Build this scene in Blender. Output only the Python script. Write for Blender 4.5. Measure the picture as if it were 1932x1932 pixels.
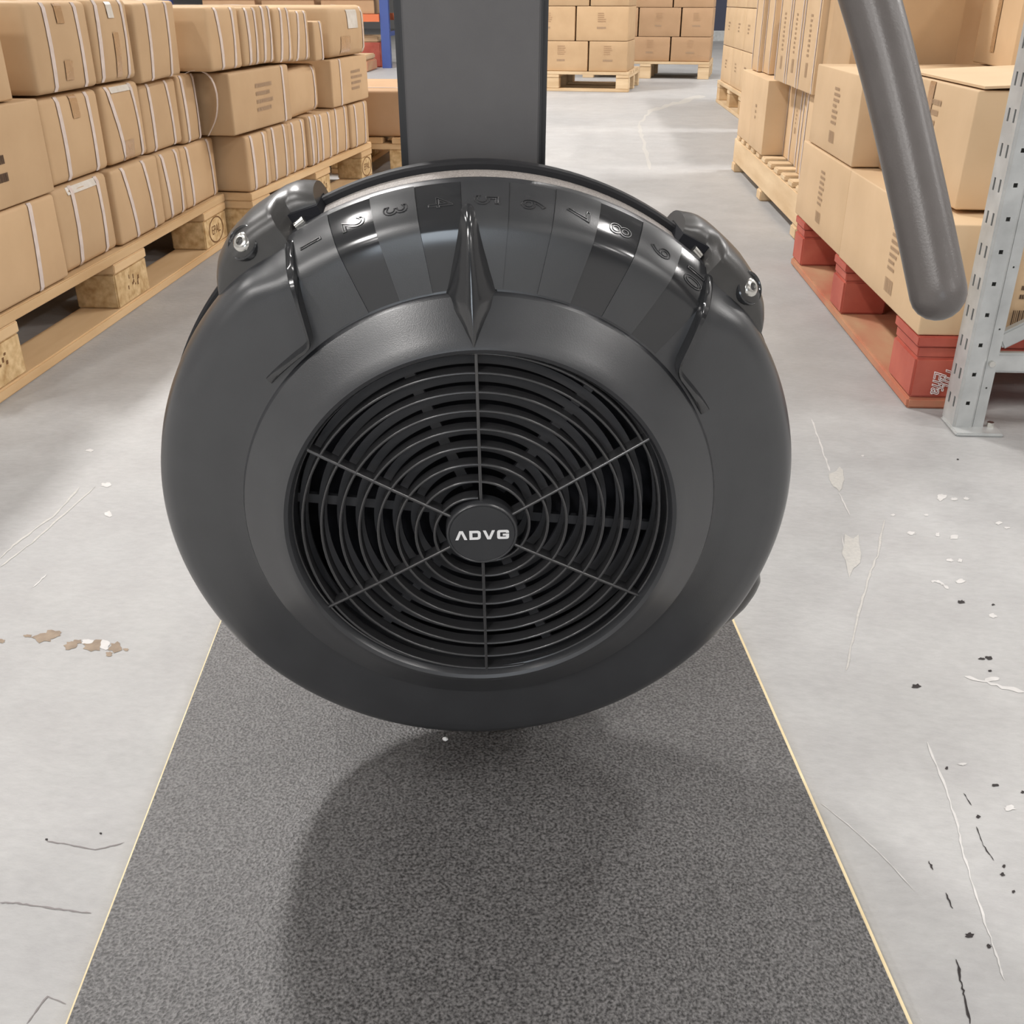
import bpy, bmesh, math, random
from mathutils import Vector, Matrix
for o in list(bpy.data.objects): bpy.data.objects.remove(o, do_unlink=True)
S = bpy.context.scene
COL = S.collection
PI = math.pi
R = math.radians
rnd = random.Random(7)

# ------------------------------------------------------------------ camera, light, exposure
YAW, PITCH, FOC, CAMH = R(3.4), R(27.0), 1900.0, 0.65
cam_d = bpy.data.cameras.new('camera')
cam_d.sensor_width = 36.0
cam_d.lens = 36.0 * FOC / 1932.0
cam_d.clip_start = 0.02
cam = bpy.data.objects.new('camera', cam_d)
COL.objects.link(cam)
cam.location = (0, 0, CAMH)
cam.rotation_euler = (PI / 2 - PITCH, 0, YAW)
S.camera = cam
S.view_settings.view_transform = 'Standard'
S.view_settings.look = 'None'
S.view_settings.gamma = 1.0
S.view_settings.use_curve_mapping = False
S.view_settings.exposure = 0.84
W = bpy.data.worlds.new('world')
S.world = W
W.use_nodes = True
W.node_tree.nodes['Background'].inputs[0].default_value = (0.9, 0.95, 1.0, 1)
W.node_tree.nodes['Background'].inputs[1].default_value = 0.25
LAMP_W = 95.0
CEIL = 5.6

def pix(u, v):
    """direction of a photo pixel (1932 x 1932) in the world"""
    f = Vector((-math.sin(YAW) * math.cos(PITCH), math.cos(YAW) * math.cos(PITCH), -math.sin(PITCH)))
    r = Vector((math.cos(YAW), math.sin(YAW), 0))
    up = r.cross(f)
    return f * FOC + r * (u - 966) - up * (v - 966)

def on_floor(u, v, z=0.0):
    d = pix(u, v)
    t = (z - CAMH) / d.z
    return Vector((d.x * t, d.y * t, z))

# ------------------------------------------------------------------ materials
def new_mat(name):
    m = bpy.data.materials.new(name)
    m.use_nodes = True
    return m, m.node_tree.nodes, m.node_tree.links, m.node_tree.nodes['Principled BSDF']

def simple(name, col, rough=0.5, metal=0.0, spec=0.5, coat=0.0):
    m, n, l, b = new_mat(name)
    b.inputs['Base Color'].default_value = (*col, 1)
    b.inputs['Roughness'].default_value = rough
    b.inputs['Metallic'].default_value = metal
    b.inputs['Specular IOR Level'].default_value = spec
    b.inputs['Coat Weight'].default_value = coat
    return m

def noisy(name, c1, c2, scale, rough=(0.5, 0.6), metal=0.0, bump=0.0, bscale=None, detail=4, stretch=(1, 1, 1), rand=0.0, spec=0.5, bdist=0.001):
    """two-colour noise material with optional fine relief and a per-object tone shift"""
    m, n, l, b = new_mat(name)
    tc = n.new('ShaderNodeTexCoord')
    mp = n.new('ShaderNodeMapping')
    mp.inputs['Scale'].default_value = stretch
    l.new(tc.outputs['Object'], mp.inputs['Vector'])
    src = mp.outputs['Vector']
    if rand:
        oi = n.new('ShaderNodeObjectInfo')
        ad = n.new('ShaderNodeVectorMath'); ad.operation = 'MULTIPLY_ADD'
        ad.inputs[1].default_value = (1, 1, 1)
        ml = n.new('ShaderNodeMath'); ml.operation = 'MULTIPLY'; ml.inputs[1].default_value = 40.0
        l.new(oi.outputs['Random'], ml.inputs[0])
        l.new(src, ad.inputs[0]); l.new(ml.outputs[0], ad.inputs[2])
        src = ad.outputs[0]
    nz = n.new('ShaderNodeTexNoise')
    nz.inputs['Scale'].default_value = scale
    nz.inputs['Detail'].default_value = detail
    l.new(src, nz.inputs['Vector'])
    rp = n.new('ShaderNodeValToRGB')
    rp.color_ramp.elements[0].position = 0.3; rp.color_ramp.elements[0].color = (*c1, 1)
    rp.color_ramp.elements[1].position = 0.7; rp.color_ramp.elements[1].color = (*c2, 1)
    l.new(nz.outputs['Fac'], rp.inputs['Fac'])
    out = rp.outputs['Color']
    if rand:
        hs = n.new('ShaderNodeHueSaturation')
        mr = n.new('ShaderNodeMapRange')
        mr.inputs['To Min'].default_value = 1.0 - rand; mr.inputs['To Max'].default_value = 1.0 + rand
        l.new(oi.outputs['Random'], mr.inputs['Value'])
        l.new(mr.outputs[0], hs.inputs['Value']); l.new(out, hs.inputs['Color'])
        out = hs.outputs['Color']
    l.new(out, b.inputs['Base Color'])
    rr = n.new('ShaderNodeMapRange')
    rr.inputs['To Min'].default_value = rough[0]; rr.inputs['To Max'].default_value = rough[1]
    l.new(nz.outputs['Fac'], rr.inputs['Value']); l.new(rr.outputs[0], b.inputs['Roughness'])
    b.inputs['Metallic'].default_value = metal
    b.inputs['Specular IOR Level'].default_value = spec
    if bump:
        n2 = n.new('ShaderNodeTexNoise')
        n2.inputs['Scale'].default_value = bscale or scale * 4
        n2.inputs['Detail'].default_value = 3
        l.new(src, n2.inputs['Vector'])
        bp = n.new('ShaderNodeBump')
        bp.inputs['Strength'].default_value = bump
        bp.inputs['Distance'].default_value = bdist
        l.new(n2.outputs['Fac'], bp.inputs['Height']); l.new(bp.outputs[0], b.inputs['Normal'])
    return m

M = {}
M['card'] = noisy('cardboard', (0.50, 0.335, 0.19), (0.56, 0.385, 0.225), 7, (0.62, 0.72), bump=0.25, bscale=60, rand=0.06, spec=0.25)
M['card_pale'] = noisy('pale_cardboard', (0.60, 0.425, 0.255), (0.66, 0.475, 0.295), 7, (0.6, 0.7), bump=0.2, bscale=60, rand=0.04, spec=0.25)
M['card_brown'] = noisy('brown_cardboard', (0.42, 0.265, 0.15), (0.47, 0.30, 0.175), 7, (0.62, 0.72), bump=0.2, bscale=60, rand=0.05, spec=0.25)
M['strap'] = noisy('strap_plastic', (0.60, 0.50, 0.45), (0.70, 0.60, 0.55), 60, (0.35, 0.45))
M['tape'] = noisy('brown_packing_tape', (0.40, 0.245, 0.125), (0.46, 0.28, 0.145), 40, (0.2, 0.35))
M['clear_tape'] = noisy('clear_shiny_tape', (0.66, 0.60, 0.52), (0.80, 0.76, 0.70), 30, (0.08, 0.2))
M['ink'] = simple('faded_carton_ink', (0.41, 0.285, 0.185), 0.8, spec=0.1)
M['ink_dark'] = simple('dark_carton_ink', (0.10, 0.065, 0.045), 0.8, spec=0.1)
M['wood'] = noisy('pallet_wood', (0.54, 0.35, 0.18), (0.70, 0.50, 0.29), 9, (0.65, 0.8), bump=0.4, bscale=50, stretch=(1, 0.25, 2), rand=0.09, spec=0.2)
M['wood_pale'] = noisy('pale_pallet_wood', (0.58, 0.41, 0.24), (0.74, 0.57, 0.37), 9, (0.65, 0.8), bump=0.4, bscale=50, stretch=(1, 0.3, 2), rand=0.07, spec=0.2)
M['chipwood'] = noisy('pressed_chip_block', (0.46, 0.29, 0.13), (0.74, 0.55, 0.31), 55, (0.7, 0.85), bump=0.5, bscale=90, rand=0.06, spec=0.2)
M['stamp'] = simple('burnt_stamp', (0.20, 0.105, 0.05), 0.8, spec=0.1)
M['red'] = noisy('worn_red_paint', (0.40, 0.070, 0.045), (0.52, 0.13, 0.085), 12, (0.45, 0.65), bump=0.3, bscale=60)
M['redwood'] = noisy('red_wood_worn_bare', (0.47, 0.10, 0.06), (0.52, 0.34, 0.19), 5, (0.6, 0.75), bump=0.3, bscale=50, stretch=(1.5, 0.6, 1))
M['chalk'] = simple('white_chalk', (0.75, 0.68, 0.66), 0.9, spec=0.1)
M['galv'] = noisy('galvanised_steel', (0.44, 0.45, 0.445), (0.58, 0.59, 0.58), 22, (0.32, 0.5), metal=0.35, bump=0.08, bscale=40)
M['bolt'] = simple('bright_bolt_steel', (0.7, 0.69, 0.65), 0.22, 0.95)
M['plastic'] = noisy('black_moulded_plastic', (0.034, 0.0352, 0.038), (0.041, 0.0425, 0.045), 30, (0.28, 0.34), bump=0.12, bscale=1400, bdist=0.0004, spec=0.95)
M['plastic_matt'] = noisy('black_matt_plastic', (0.034, 0.0352, 0.0385), (0.041, 0.0425, 0.046), 30, (0.27, 0.33), bump=0.16, bscale=1300, bdist=0.0004, spec=0.95)
M['plastic_gloss'] = simple('black_gloss_plastic', (0.026, 0.027, 0.029), 0.14, spec=0.9)
M['rear'] = simple('black_rear_cover', (0.018, 0.018, 0.020), 0.5, spec=0.3)
M['emboss'] = simple('black_embossed_edge', (0.05, 0.05, 0.052), 0.2, spec=1.0)
M['grille'] = simple('black_grille_plastic', (0.040, 0.040, 0.042), 0.24, spec=1.0)
M['inner'] = simple('black_inner_plastic', (0.05, 0.051, 0.056), 0.40)
M['cavity_shade'] = simple('cavity_shade_black', (0.014, 0.0145, 0.018), 0.8, spec=0.2)  # near-black colour carries the shade of hollow interiors
M['column'] = noisy('dark_grey_powder_coat', (0.132, 0.128, 0.129), (0.142, 0.138, 0.139), 40, (0.5, 0.58), bump=0.12, bscale=900, bdist=0.0004)
M['column_edge'] = simple('dark_column_edge', (0.05, 0.05, 0.052), 0.4)
M['bracket'] = noisy('satin_black_bracket', (0.05, 0.048, 0.046), (0.062, 0.06, 0.058), 30, (0.28, 0.36), bump=0.15, bscale=1200, bdist=0.0004, spec=0.6)
M['handle'] = noisy('grey_black_handle_rubber', (0.118, 0.106, 0.100), (0.134, 0.121, 0.115), 40, (0.30, 0.36), bump=0.25, bscale=700, bdist=0.0004)
M['meshband'] = noisy('grey_wire_mesh', (0.20, 0.18, 0.165), (0.46, 0.42, 0.39), 900, (0.5, 0.6))
M['white_print'] = simple('white_print', (0.92, 0.92, 0.92), 0.4)
M['cord'] = simple('black_cord', (0.02, 0.02, 0.02), 0.7)
M['ply'] = noisy('cream_plywood_edge', (0.72, 0.58, 0.33), (0.82, 0.69, 0.43), 60, (0.5, 0.6))
M['blue'] = simple('blue_rack_paint', (0.05, 0.085, 0.28), 0.4)
M['orange'] = simple('orange_beam_paint', (0.62, 0.16, 0.06), 0.45)
M['wall'] = simple('grey_wall_cladding', (0.30, 0.295, 0.29), 0.8)
M['ceil'] = simple('grey_roof_sheet', (0.28, 0.28, 0.28), 0.8)
M['lamp_body'] = simple('white_lamp_housing', (0.8, 0.8, 0.8), 0.4)
M['navy'] = simple('navy_sheet', (0.05, 0.055, 0.09), 0.6)
M['chip_brown'] = noisy('bare_brown_concrete', (0.22, 0.165, 0.12), (0.36, 0.28, 0.205), 60, (0.7, 0.8))
M['chip_black'] = simple('black_floor_mark', (0.035, 0.03, 0.03), 0.7, spec=0.2)
M['chip_white'] = noisy('white_scuff', (0.50, 0.49, 0.475), (0.60, 0.585, 0.57), 80, (0.45, 0.6))
M['chip_cream'] = noisy('cream_scuff', (0.415, 0.405, 0.385), (0.50, 0.485, 0.45), 200, (0.5, 0.6))
M['crackm'] = simple('grey_crack', (0.22, 0.20, 0.20), 0.7)

def floor_mat():
    m, n, l, b = new_mat('painted_grey_floor')
    tc = n.new('ShaderNodeTexCoord')
    def noise(sc, det=4, rough=0.55, st=None):
        z = n.new('ShaderNodeTexNoise'); z.inputs['Scale'].default_value = sc
        z.inputs['Detail'].default_value = det; z.inputs['Roughness'].default_value = rough
        if st:
            mp = n.new('ShaderNodeMapping'); mp.inputs['Scale'].default_value = st
            mp.inputs['Rotation'].default_value = (0, 0, 0.6)
            l.new(tc.outputs['Object'], mp.inputs['Vector']); l.new(mp.outputs[0], z.inputs['Vector'])
        else:
            l.new(tc.outputs['Object'], z.inputs['Vector'])
        return z
    big = noise(1.3, 3); mid = noise(11, 6, 0.6); fine = noise(60, 5, 0.65, (1, 2.2, 1))
    r1 = n.new('ShaderNodeValToRGB')
    r1.color_ramp.elements[0].position = 0.32; r1.color_ramp.elements[0].color = (0.375, 0.375, 0.375, 1)
    r1.color_ramp.elements[1].position = 0.68; r1.color_ramp.elements[1].color = (0.445, 0.440, 0.432, 1)
    l.new(big.outputs['Fac'], r1.inputs['Fac'])
    r2 = n.new('ShaderNodeValToRGB')
    r2.color_ramp.elements[0].position = 0.33; r2.color_ramp.elements[0].color = (0.90, 0.893, 0.893, 1)
    r2.color_ramp.elements[1].position = 0.72; r2.color_ramp.elements[1].color = (1.06, 1.06, 1.055, 1)
    l.new(mid.outputs['Fac'], r2.inputs['Fac'])
    mx = n.new('ShaderNodeMix'); mx.data_type = 'RGBA'; mx.blend_type = 'MULTIPLY'; mx.inputs[0].default_value = 1.0
    l.new(r1.outputs['Color'], mx.inputs[6]); l.new(r2.outputs['Color'], mx.inputs[7])
    r3 = n.new('ShaderNodeValToRGB')
    r3.color_ramp.elements[0].position = 0.3; r3.color_ramp.elements[0].color = (0.93, 0.93, 0.93, 1)
    r3.color_ramp.elements[1].position = 0.75; r3.color_ramp.elements[1].color = (1.07, 1.07, 1.07, 1)
    l.new(fine.outputs['Fac'], r3.inputs['Fac'])
    m3 = n.new('ShaderNodeMix'); m3.data_type = 'RGBA'; m3.blend_type = 'MULTIPLY'; m3.inputs[0].default_value = 1.0
    l.new(mx.outputs[2], m3.inputs[6]); l.new(r3.outputs['Color'], m3.inputs[7])
    l.new(m3.outputs[2], b.inputs['Base Color'])
    rr = n.new('ShaderNodeMapRange'); rr.inputs['To Min'].default_value = 0.44; rr.inputs['To Max'].default_value = 0.66
    b.inputs['Specular IOR Level'].default_value = 0.35
    l.new(mid.outputs['Fac'], rr.inputs['Value']); l.new(rr.outputs[0], b.inputs['Roughness'])
    ad = n.new('ShaderNodeMath'); ad.operation = 'ADD'
    l.new(fine.outputs['Fac'], ad.inputs[0]); l.new(mid.outputs['Fac'], ad.inputs[1])
    bp = n.new('ShaderNodeBump'); bp.inputs['Strength'].default_value = 0.5; bp.inputs['Distance'].default_value = 0.002
    l.new(ad.outputs[0], bp.inputs['Height']); l.new(bp.outputs[0], b.inputs['Normal'])
    return m

def grit_mat():
    m, n, l, b = new_mat('black_antislip_grit')
    tc = n.new('ShaderNodeTexCoord')
    z = n.new('ShaderNodeTexNoise'); z.inputs['Scale'].default_value = 420; z.inputs['Detail'].default_value = 4
    l.new(tc.outputs['Object'], z.inputs['Vector'])
    z2 = n.new('ShaderNodeTexNoise'); z2.inputs['Scale'].default_value = 5
    l.new(tc.outputs['Object'], z2.inputs['Vector'])
    rp = n.new('ShaderNodeValToRGB')
    rp.color_ramp.elements[0].position = 0.35; rp.color_ramp.elements[0].color = (0.030, 0.029, 0.029, 1)
    rp.color_ramp.elements[1].position = 0.72; rp.color_ramp.elements[1].color = (0.180, 0.175, 0.174, 1)
    l.new(z.outputs['Fac'], rp.inputs['Fac']); l.new(rp.outputs['Color'], b.inputs['Base Color'])
    rr = n.new('ShaderNodeMapRange'); rr.inputs['To Min'].default_value = 0.34; rr.inputs['To Max'].default_value = 0.48
    l.new(z2.outputs['Fac'], rr.inputs['Value']); l.new(rr.outputs[0], b.inputs['Roughness'])
    bp = n.new('ShaderNodeBump'); bp.inputs['Strength'].default_value = 0.75; bp.inputs['Distance'].default_value = 0.0012
    l.new(z.outputs['Fac'], bp.inputs['Height']); l.new(bp.outputs[0], b.inputs['Normal'])
    return m
M['floor'] = floor_mat()
M['grit'] = grit_mat()

# ------------------------------------------------------------------ mesh helpers
def link(name, me, mat, parent=None, smooth=None, loc=None):
    me.materials.clear()
    me.materials.append(mat)
    if smooth is not None:
        for p in me.polygons: p.use_smooth = True
        if smooth < 179:
            me.set_sharp_from_angle(angle=R(smooth))
    o = bpy.data.objects.new(name, me)
    COL.objects.link(o)
    if parent: o.parent = parent
    if loc: o.location = loc
    return o

def mesh(name, vs, fs, mat, parent=None, smooth=None, loc=None):
    me = bpy.data.meshes.new(name)
    me.from_pydata([tuple(v) for v in vs], [], fs)
    bm = bmesh.new(); bm.from_mesh(me)
    bmesh.ops.recalc_face_normals(bm, faces=bm.faces[:])
    bm.to_mesh(me); bm.free()
    me.update()
    return link(name, me, mat, parent, smooth, loc)

def flat(name, vs, fs, mat, parent=None):
    me = bpy.data.meshes.new(name)
    me.from_pydata([tuple(v) for v in vs], [], fs); me.update()
    return link(name, me, mat, parent)

class B:
    """collects shapes that form ONE part"""
    def __init__(s): s.v = []; s.f = []
    def add(s, vs, fs):
        k = len(s.v); s.v += [tuple(v) for v in vs]; s.f += [tuple(i + k for i in f) for f in fs]
    def box(s, x0, x1, y0, y1, z0, z1):
        s.add([(x0, y0, z0), (x1, y0, z0), (x1, y1, z0), (x0, y1, z0), (x0, y0, z1), (x1, y0, z1), (x1, y1, z1), (x0, y1, z1)],
              [(0, 3, 2, 1), (4, 5, 6, 7), (0, 1, 5, 4), (1, 2, 6, 5), (2, 3, 7, 6), (3, 0, 4, 7)])
    def tube(s, pts, rad, n=12, caps=True):
        pts = [Vector(p) for p in pts]; rings = []
        for i, p in enumerate(pts):
            t = (pts[min(i + 1, len(pts) - 1)] - pts[max(i - 1, 0)]).normalized()
            a = Vector((0, 0, 1)) if abs(t.z) < 0.9 else Vector((1, 0, 0))
            u = t.cross(a).normalized(); w = t.cross(u)
            r = rad[i] if isinstance(rad, (list, tuple)) else rad
            rings.append([p + (u * math.cos(2 * PI * k / n) + w * math.sin(2 * PI * k / n)) * r for k in range(n)])
        vs = [q for ring in rings for q in ring]; fs = []
        for i in range(len(pts) - 1):
            for k in range(n):
                fs.append((i * n + k, i * n + (k + 1) % n, (i + 1) * n + (k + 1) % n, (i + 1) * n + k))
        if caps:
            fs.append(tuple(range(n))); fs.append(tuple((len(pts) - 1) * n + k for k in range(n)))
        s.add(vs, fs)
    def make(s, name, mat, parent=None, smooth=None, bevel=0.0, loc=None):
        me = bpy.data.meshes.new(name)
        me.from_pydata(s.v, [], s.f)
        bm = bmesh.new(); bm.from_mesh(me)
        bmesh.ops.recalc_face_normals(bm, faces=bm.faces[:])
        if bevel:
            bmesh.ops.bevel(bm, geom=[e for e in bm.edges if len(e.link_faces) == 2 and e.calc_face_angle(0) > 0.6], offset=bevel, segments=2, affect='EDGES', clamp_overlap=True)
        bm.to_mesh(me); bm.free(); me.update()
        return link(name, me, mat, parent, smooth, loc)

def empty(name, label, cat, loc=(0, 0, 0), rz=0.0, group=None):
    o = bpy.data.objects.new(name, None)
    o.empty_display_size = 0.05
    COL.objects.link(o)
    o.location = loc; o.rotation_euler = (0, 0, rz)
    tag(o, label, cat, group)
    return o

def tag(o, label, cat, group=None):
    o['label'] = label; o['category'] = cat
    if group: o['group'] = group
    return o

def struct(o):
    o['kind'] = 'structure'; return o

def text_mesh(body, size, outline=0.0, shear=0.0):
    cu = bpy.data.curves.new('text', 'FONT')
    cu.body = body; cu.size = size; cu.align_x = 'CENTER'; cu.align_y = 'CENTER'; cu.shear = shear
    if outline:
        cu.fill_mode = 'NONE'; cu.bevel_depth = outline; cu.bevel_resolution = 1
        cu.resolution_u = 4
    o = bpy.data.objects.new('text', cu)
    COL.objects.link(o)
    dg = bpy.context.evaluated_depsgraph_get()
    me = bpy.data.meshes.new_from_object(o.evaluated_get(dg))
    bpy.data.objects.remove(o, do_unlink=True)
    return me

# ------------------------------------------------------------------ room
b = B(); b.box(-9, 9, -18, 27, -0.1, 0)
floor = struct(b.make('floor', M['floor']))
floor['label'] = 'grey painted concrete warehouse floor, scuffed and chipped'
b = B(); b.box(-9.2, 9.2, -18.2, 27.2, CEIL + 0.3, CEIL + 0.4)
struct(b.make('ceiling', M['ceil']))
for nm, a in (('wall_left', (-9.2, -9, -18, 27)), ('wall_right', (9, 9.2, -18, 27)), ('wall_back', (-9, 9, 27, 27.2)), ('wall_front', (-9, 9, -18.2, -18))):
    b = B(); b.box(*a, 0, CEIL + 0.3)
    struct(b.make(nm, M['wall']))

def ceiling_lamp(x, y, watts, label):
    e = empty('ceiling_light', label, 'light', (x, y, CEIL), 0, 'ceiling lights')
    b = B(); b.box(-0.25, 0.25, -0.8, 0.8, 0.02, 0.10)
    b.make('lamp_housing', M['lamp_body'], e, bevel=0.01)
    for s in (-0.6, 0.6):
        b = B(); b.tube([(0, s, 0.1), (0, s, 0.3)], 0.006, 6); b.make('hanger', M['galv'], e)
    ld = bpy.data.lights.new('lamp_tube', 'AREA')
    ld.shape = 'RECTANGLE'; ld.size = 0.46; ld.size_y = 1.5; ld.energy = watts
    ld.color = (1.0, 0.968, 0.94)
    lo = bpy.data.objects.new('lamp_tube', ld); COL.objects.link(lo); lo.parent = e; lo.location = (0, 0, 0.012)
YS = (-13.6, -9.8, -6.0, 0.1, 5.8, 10.0, 14.2, 18.4)
ROWS = ((-3.1, 'over the strapped carton stacks', YS, (0.2, 0.3, 1.7, 0.65, 2.8, 0.25, 0.15, 0.15)),
        (0.6, 'over the open aisle past the red pallet', (9.4, 13.6, 17.8), (0.35, 0.2, 0.15)),
        (3.9, 'over the steel rack', YS, (0.2, 0.2, 0.1, 0.65, 1.2, 0.4, 0.2, 0.15)),
        (-6.9, 'behind the strapped carton stacks', YS, (0.3, 0.6, 1.7, 0.8, 0.8, 0.5, 0.3, 0.2)),
        (7.8, 'along the side wall beyond the steel rack', YS, (0.2, 0.4, 1.4, 0.9, 2.5, 0.5, 0.3, 0.2)))
for rx, nm, ys, ks in ROWS:
    for y, k in zip(ys, ks):
        ceiling_lamp(rx, y, LAMP_W * k, 'long white ceiling light in the row ' + nm)
# added, unseen: pale door panel and cool fill light behind the camera
b = B(); b.box(-2.5, 2.5, -18.02, -17.99, 0.0, 3.6)
struct(b.make('added_door_panel', simple('added_pale_panel', (0.8, 0.85, 0.9), 0.6)))
ld = bpy.data.lights.new('added_cool_fill', 'AREA'); ld.shape = 'RECTANGLE'; ld.size = 5.0; ld.size_y = 3.4; ld.energy = 140; ld.color = (0.80, 0.90, 1.0)
lo = bpy.data.objects.new('added_cool_fill', ld); COL.objects.link(lo); lo.location = (0, -17.95, 1.9); lo.rotation_euler = (PI / 2, 0, 0)

# ------------------------------------------------------------------ the ski trainer
A_Y = R(6.05)
ROOT = Vector((-0.0673, 0.6867, 0))
ski = empty('ski_trainer', 'black upright ski trainer with round numbered fan housing on textured black platform', 'exercise machine', ROOT, A_Y)
root_m = Matrix.Translation(ROOT) @ Matrix.Rotation(A_Y, 4, 'Z')
fx = Vector((math.cos(A_Y), math.sin(A_Y), 0)); fy = Vector((-math.sin(A_Y), math.cos(A_Y), 0))
TILT = R(5.73)
fup = Vector((0, 0, 1)) * math.cos(TILT) - fy * math.sin(TILT)
fn = -(fy * math.cos(TILT) + Vector((0, 0, 1)) * math.sin(TILT))
FC = Vector((-0.0641, 0.6862, 0.2822))
FAN = Matrix(((fx.x, fup.x, fn.x, FC.x), (fx.y, fup.y, fn.y, FC.y), (fx.z, fup.z, fn.z, FC.z), (0, 0, 0, 1)))
FL = root_m.inverted() @ FAN          # fan frame (x right, y up the leaning column, z towards the front) in the machine's frame
def fan_part(o):
    o.matrix_local = FL; return o

PROF = [(0.1440, -0.0300), (0.1455, -0.0120), (0.1465, -0.0050), (0.1485, -0.0012), (0.1515, 0.0), (0.1545, -0.0012), (0.1600, -0.0048), (0.1700, -0.0108), (0.1800, -0.0166),
        (0.1838, -0.0190), (0.1850, -0.0208), (0.1856, -0.0232), (0.1885, -0.0240), (0.2000, -0.0252), (0.2150, -0.0272), (0.2260, -0.0290), (0.2310, -0.0306), (0.2360, -0.0340),
        (0.2420, -0.0405), (0.2480, -0.0485), (0.2515, -0.0560), (0.2530, -0.0620), (0.2525, -0.0660), (0.2490, -0.0680), (0.2440, -0.0680)]
def prof_z(r):
    for (r0, z0), (r1, z1) in zip(PROF[4:22], PROF[5:22]):
        if r0 <= r <= r1: return z0 + (z1 - z0) * (r - r0) / (r1 - r0)
    return PROF[21][1] if r > 0.25 else 0.0
def pol(ang, r, z):
    return (r * math.sin(ang), r * math.cos(ang), z)
FULL = [(0.2310, -0.0300), (0.2385, -0.0312), (0.2440, -0.0342), (0.2485, -0.0388), (0.2518, -0.0450), (0.2535, -0.0530), (0.2540, -0.0600), (0.2530, -0.0650), (0.2490, -0.0680), (0.2440, -0.0680)]
def cover_prof(a):
    d = math.degrees(a); d = d - 360 if d > 180 else d
    out = max(0.0, -33.5 - d, d - 44.2)
    w = min(1.0, out / 9.0); w = w * w * (3 - 2 * w)
    ext = 0.0045 * ((1 - math.cos(a)) / 2) ** 2
    res = []
    for i, (r, z) in enumerate(PROF):
        j = i - 15
        if j >= 0:
            F = FULL[j]; r, z = r + (F[0] - r) * w, z + (F[1] - z) * w
            r += ext * w * min(1, max(0, (r - 0.225) / 0.02))
        res.append((r, z))
    return res
def lathe(prof, n=160, a0=0.0, a1=2 * PI, closed=True):
    vs = []; fs = []; m = len(prof)
    cnt = n if closed else n + 1
    for i in range(cnt):
        a = a0 + (a1 - a0) * i / n
        for r, z in prof: vs.append(pol(a, r, z))
    for i in range(n):
        j = (i + 1) % cnt
        for k in range(m - 1): fs.append((i * m + k, j * m + k, j * m + k + 1, i * m + k + 1))
    return vs, fs

vs = []; fs = []; NC = 240; mp_ = len(PROF)
for i in range(NC):
    a = 2 * PI * i / NC
    for r, z in cover_prof(a): vs.append(pol(a, r, z))
for i in range(NC):
    for k in range(mp_ - 1): fs.append((i * mp_ + k, ((i + 1) % NC) * mp_ + k, ((i + 1) % NC) * mp_ + k + 1, i * mp_ + k + 1))
cover = fan_part(mesh('front_cover', vs, fs, M['plastic_matt'], ski, 24))
cover['label'] = 'black moulded front cover with numbers one to ten round its top'
# mesh band and rear cover behind it
fan_part(mesh('mesh_band', *lathe([(0.2435, -0.0665), (0.2508, -0.0668), (0.2512, -0.0905), (0.2440, -0.0910)]), M['meshband'], ski, 40))
fan_part(mesh('rear_cover', *lathe([(0.2440, -0.0900), (0.2550, -0.0905), (0.2568, -0.0920), (0.2570, -0.0980), (0.2550, -0.1080), (0.2480, -0.1220), (0.2350, -0.1300), (0.12, -0.1340), (0.0, -0.1340)]), M['rear'], ski, 30))
fan_part(mesh('inner_wall', *lathe([(0.1442, -0.028), (0.150, -0.064), (0.152, -0.066), (0.0, -0.066)]), M['cavity_shade'], ski))  # liner and closing disc, painted near-black in place of the shaded fan interior

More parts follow.
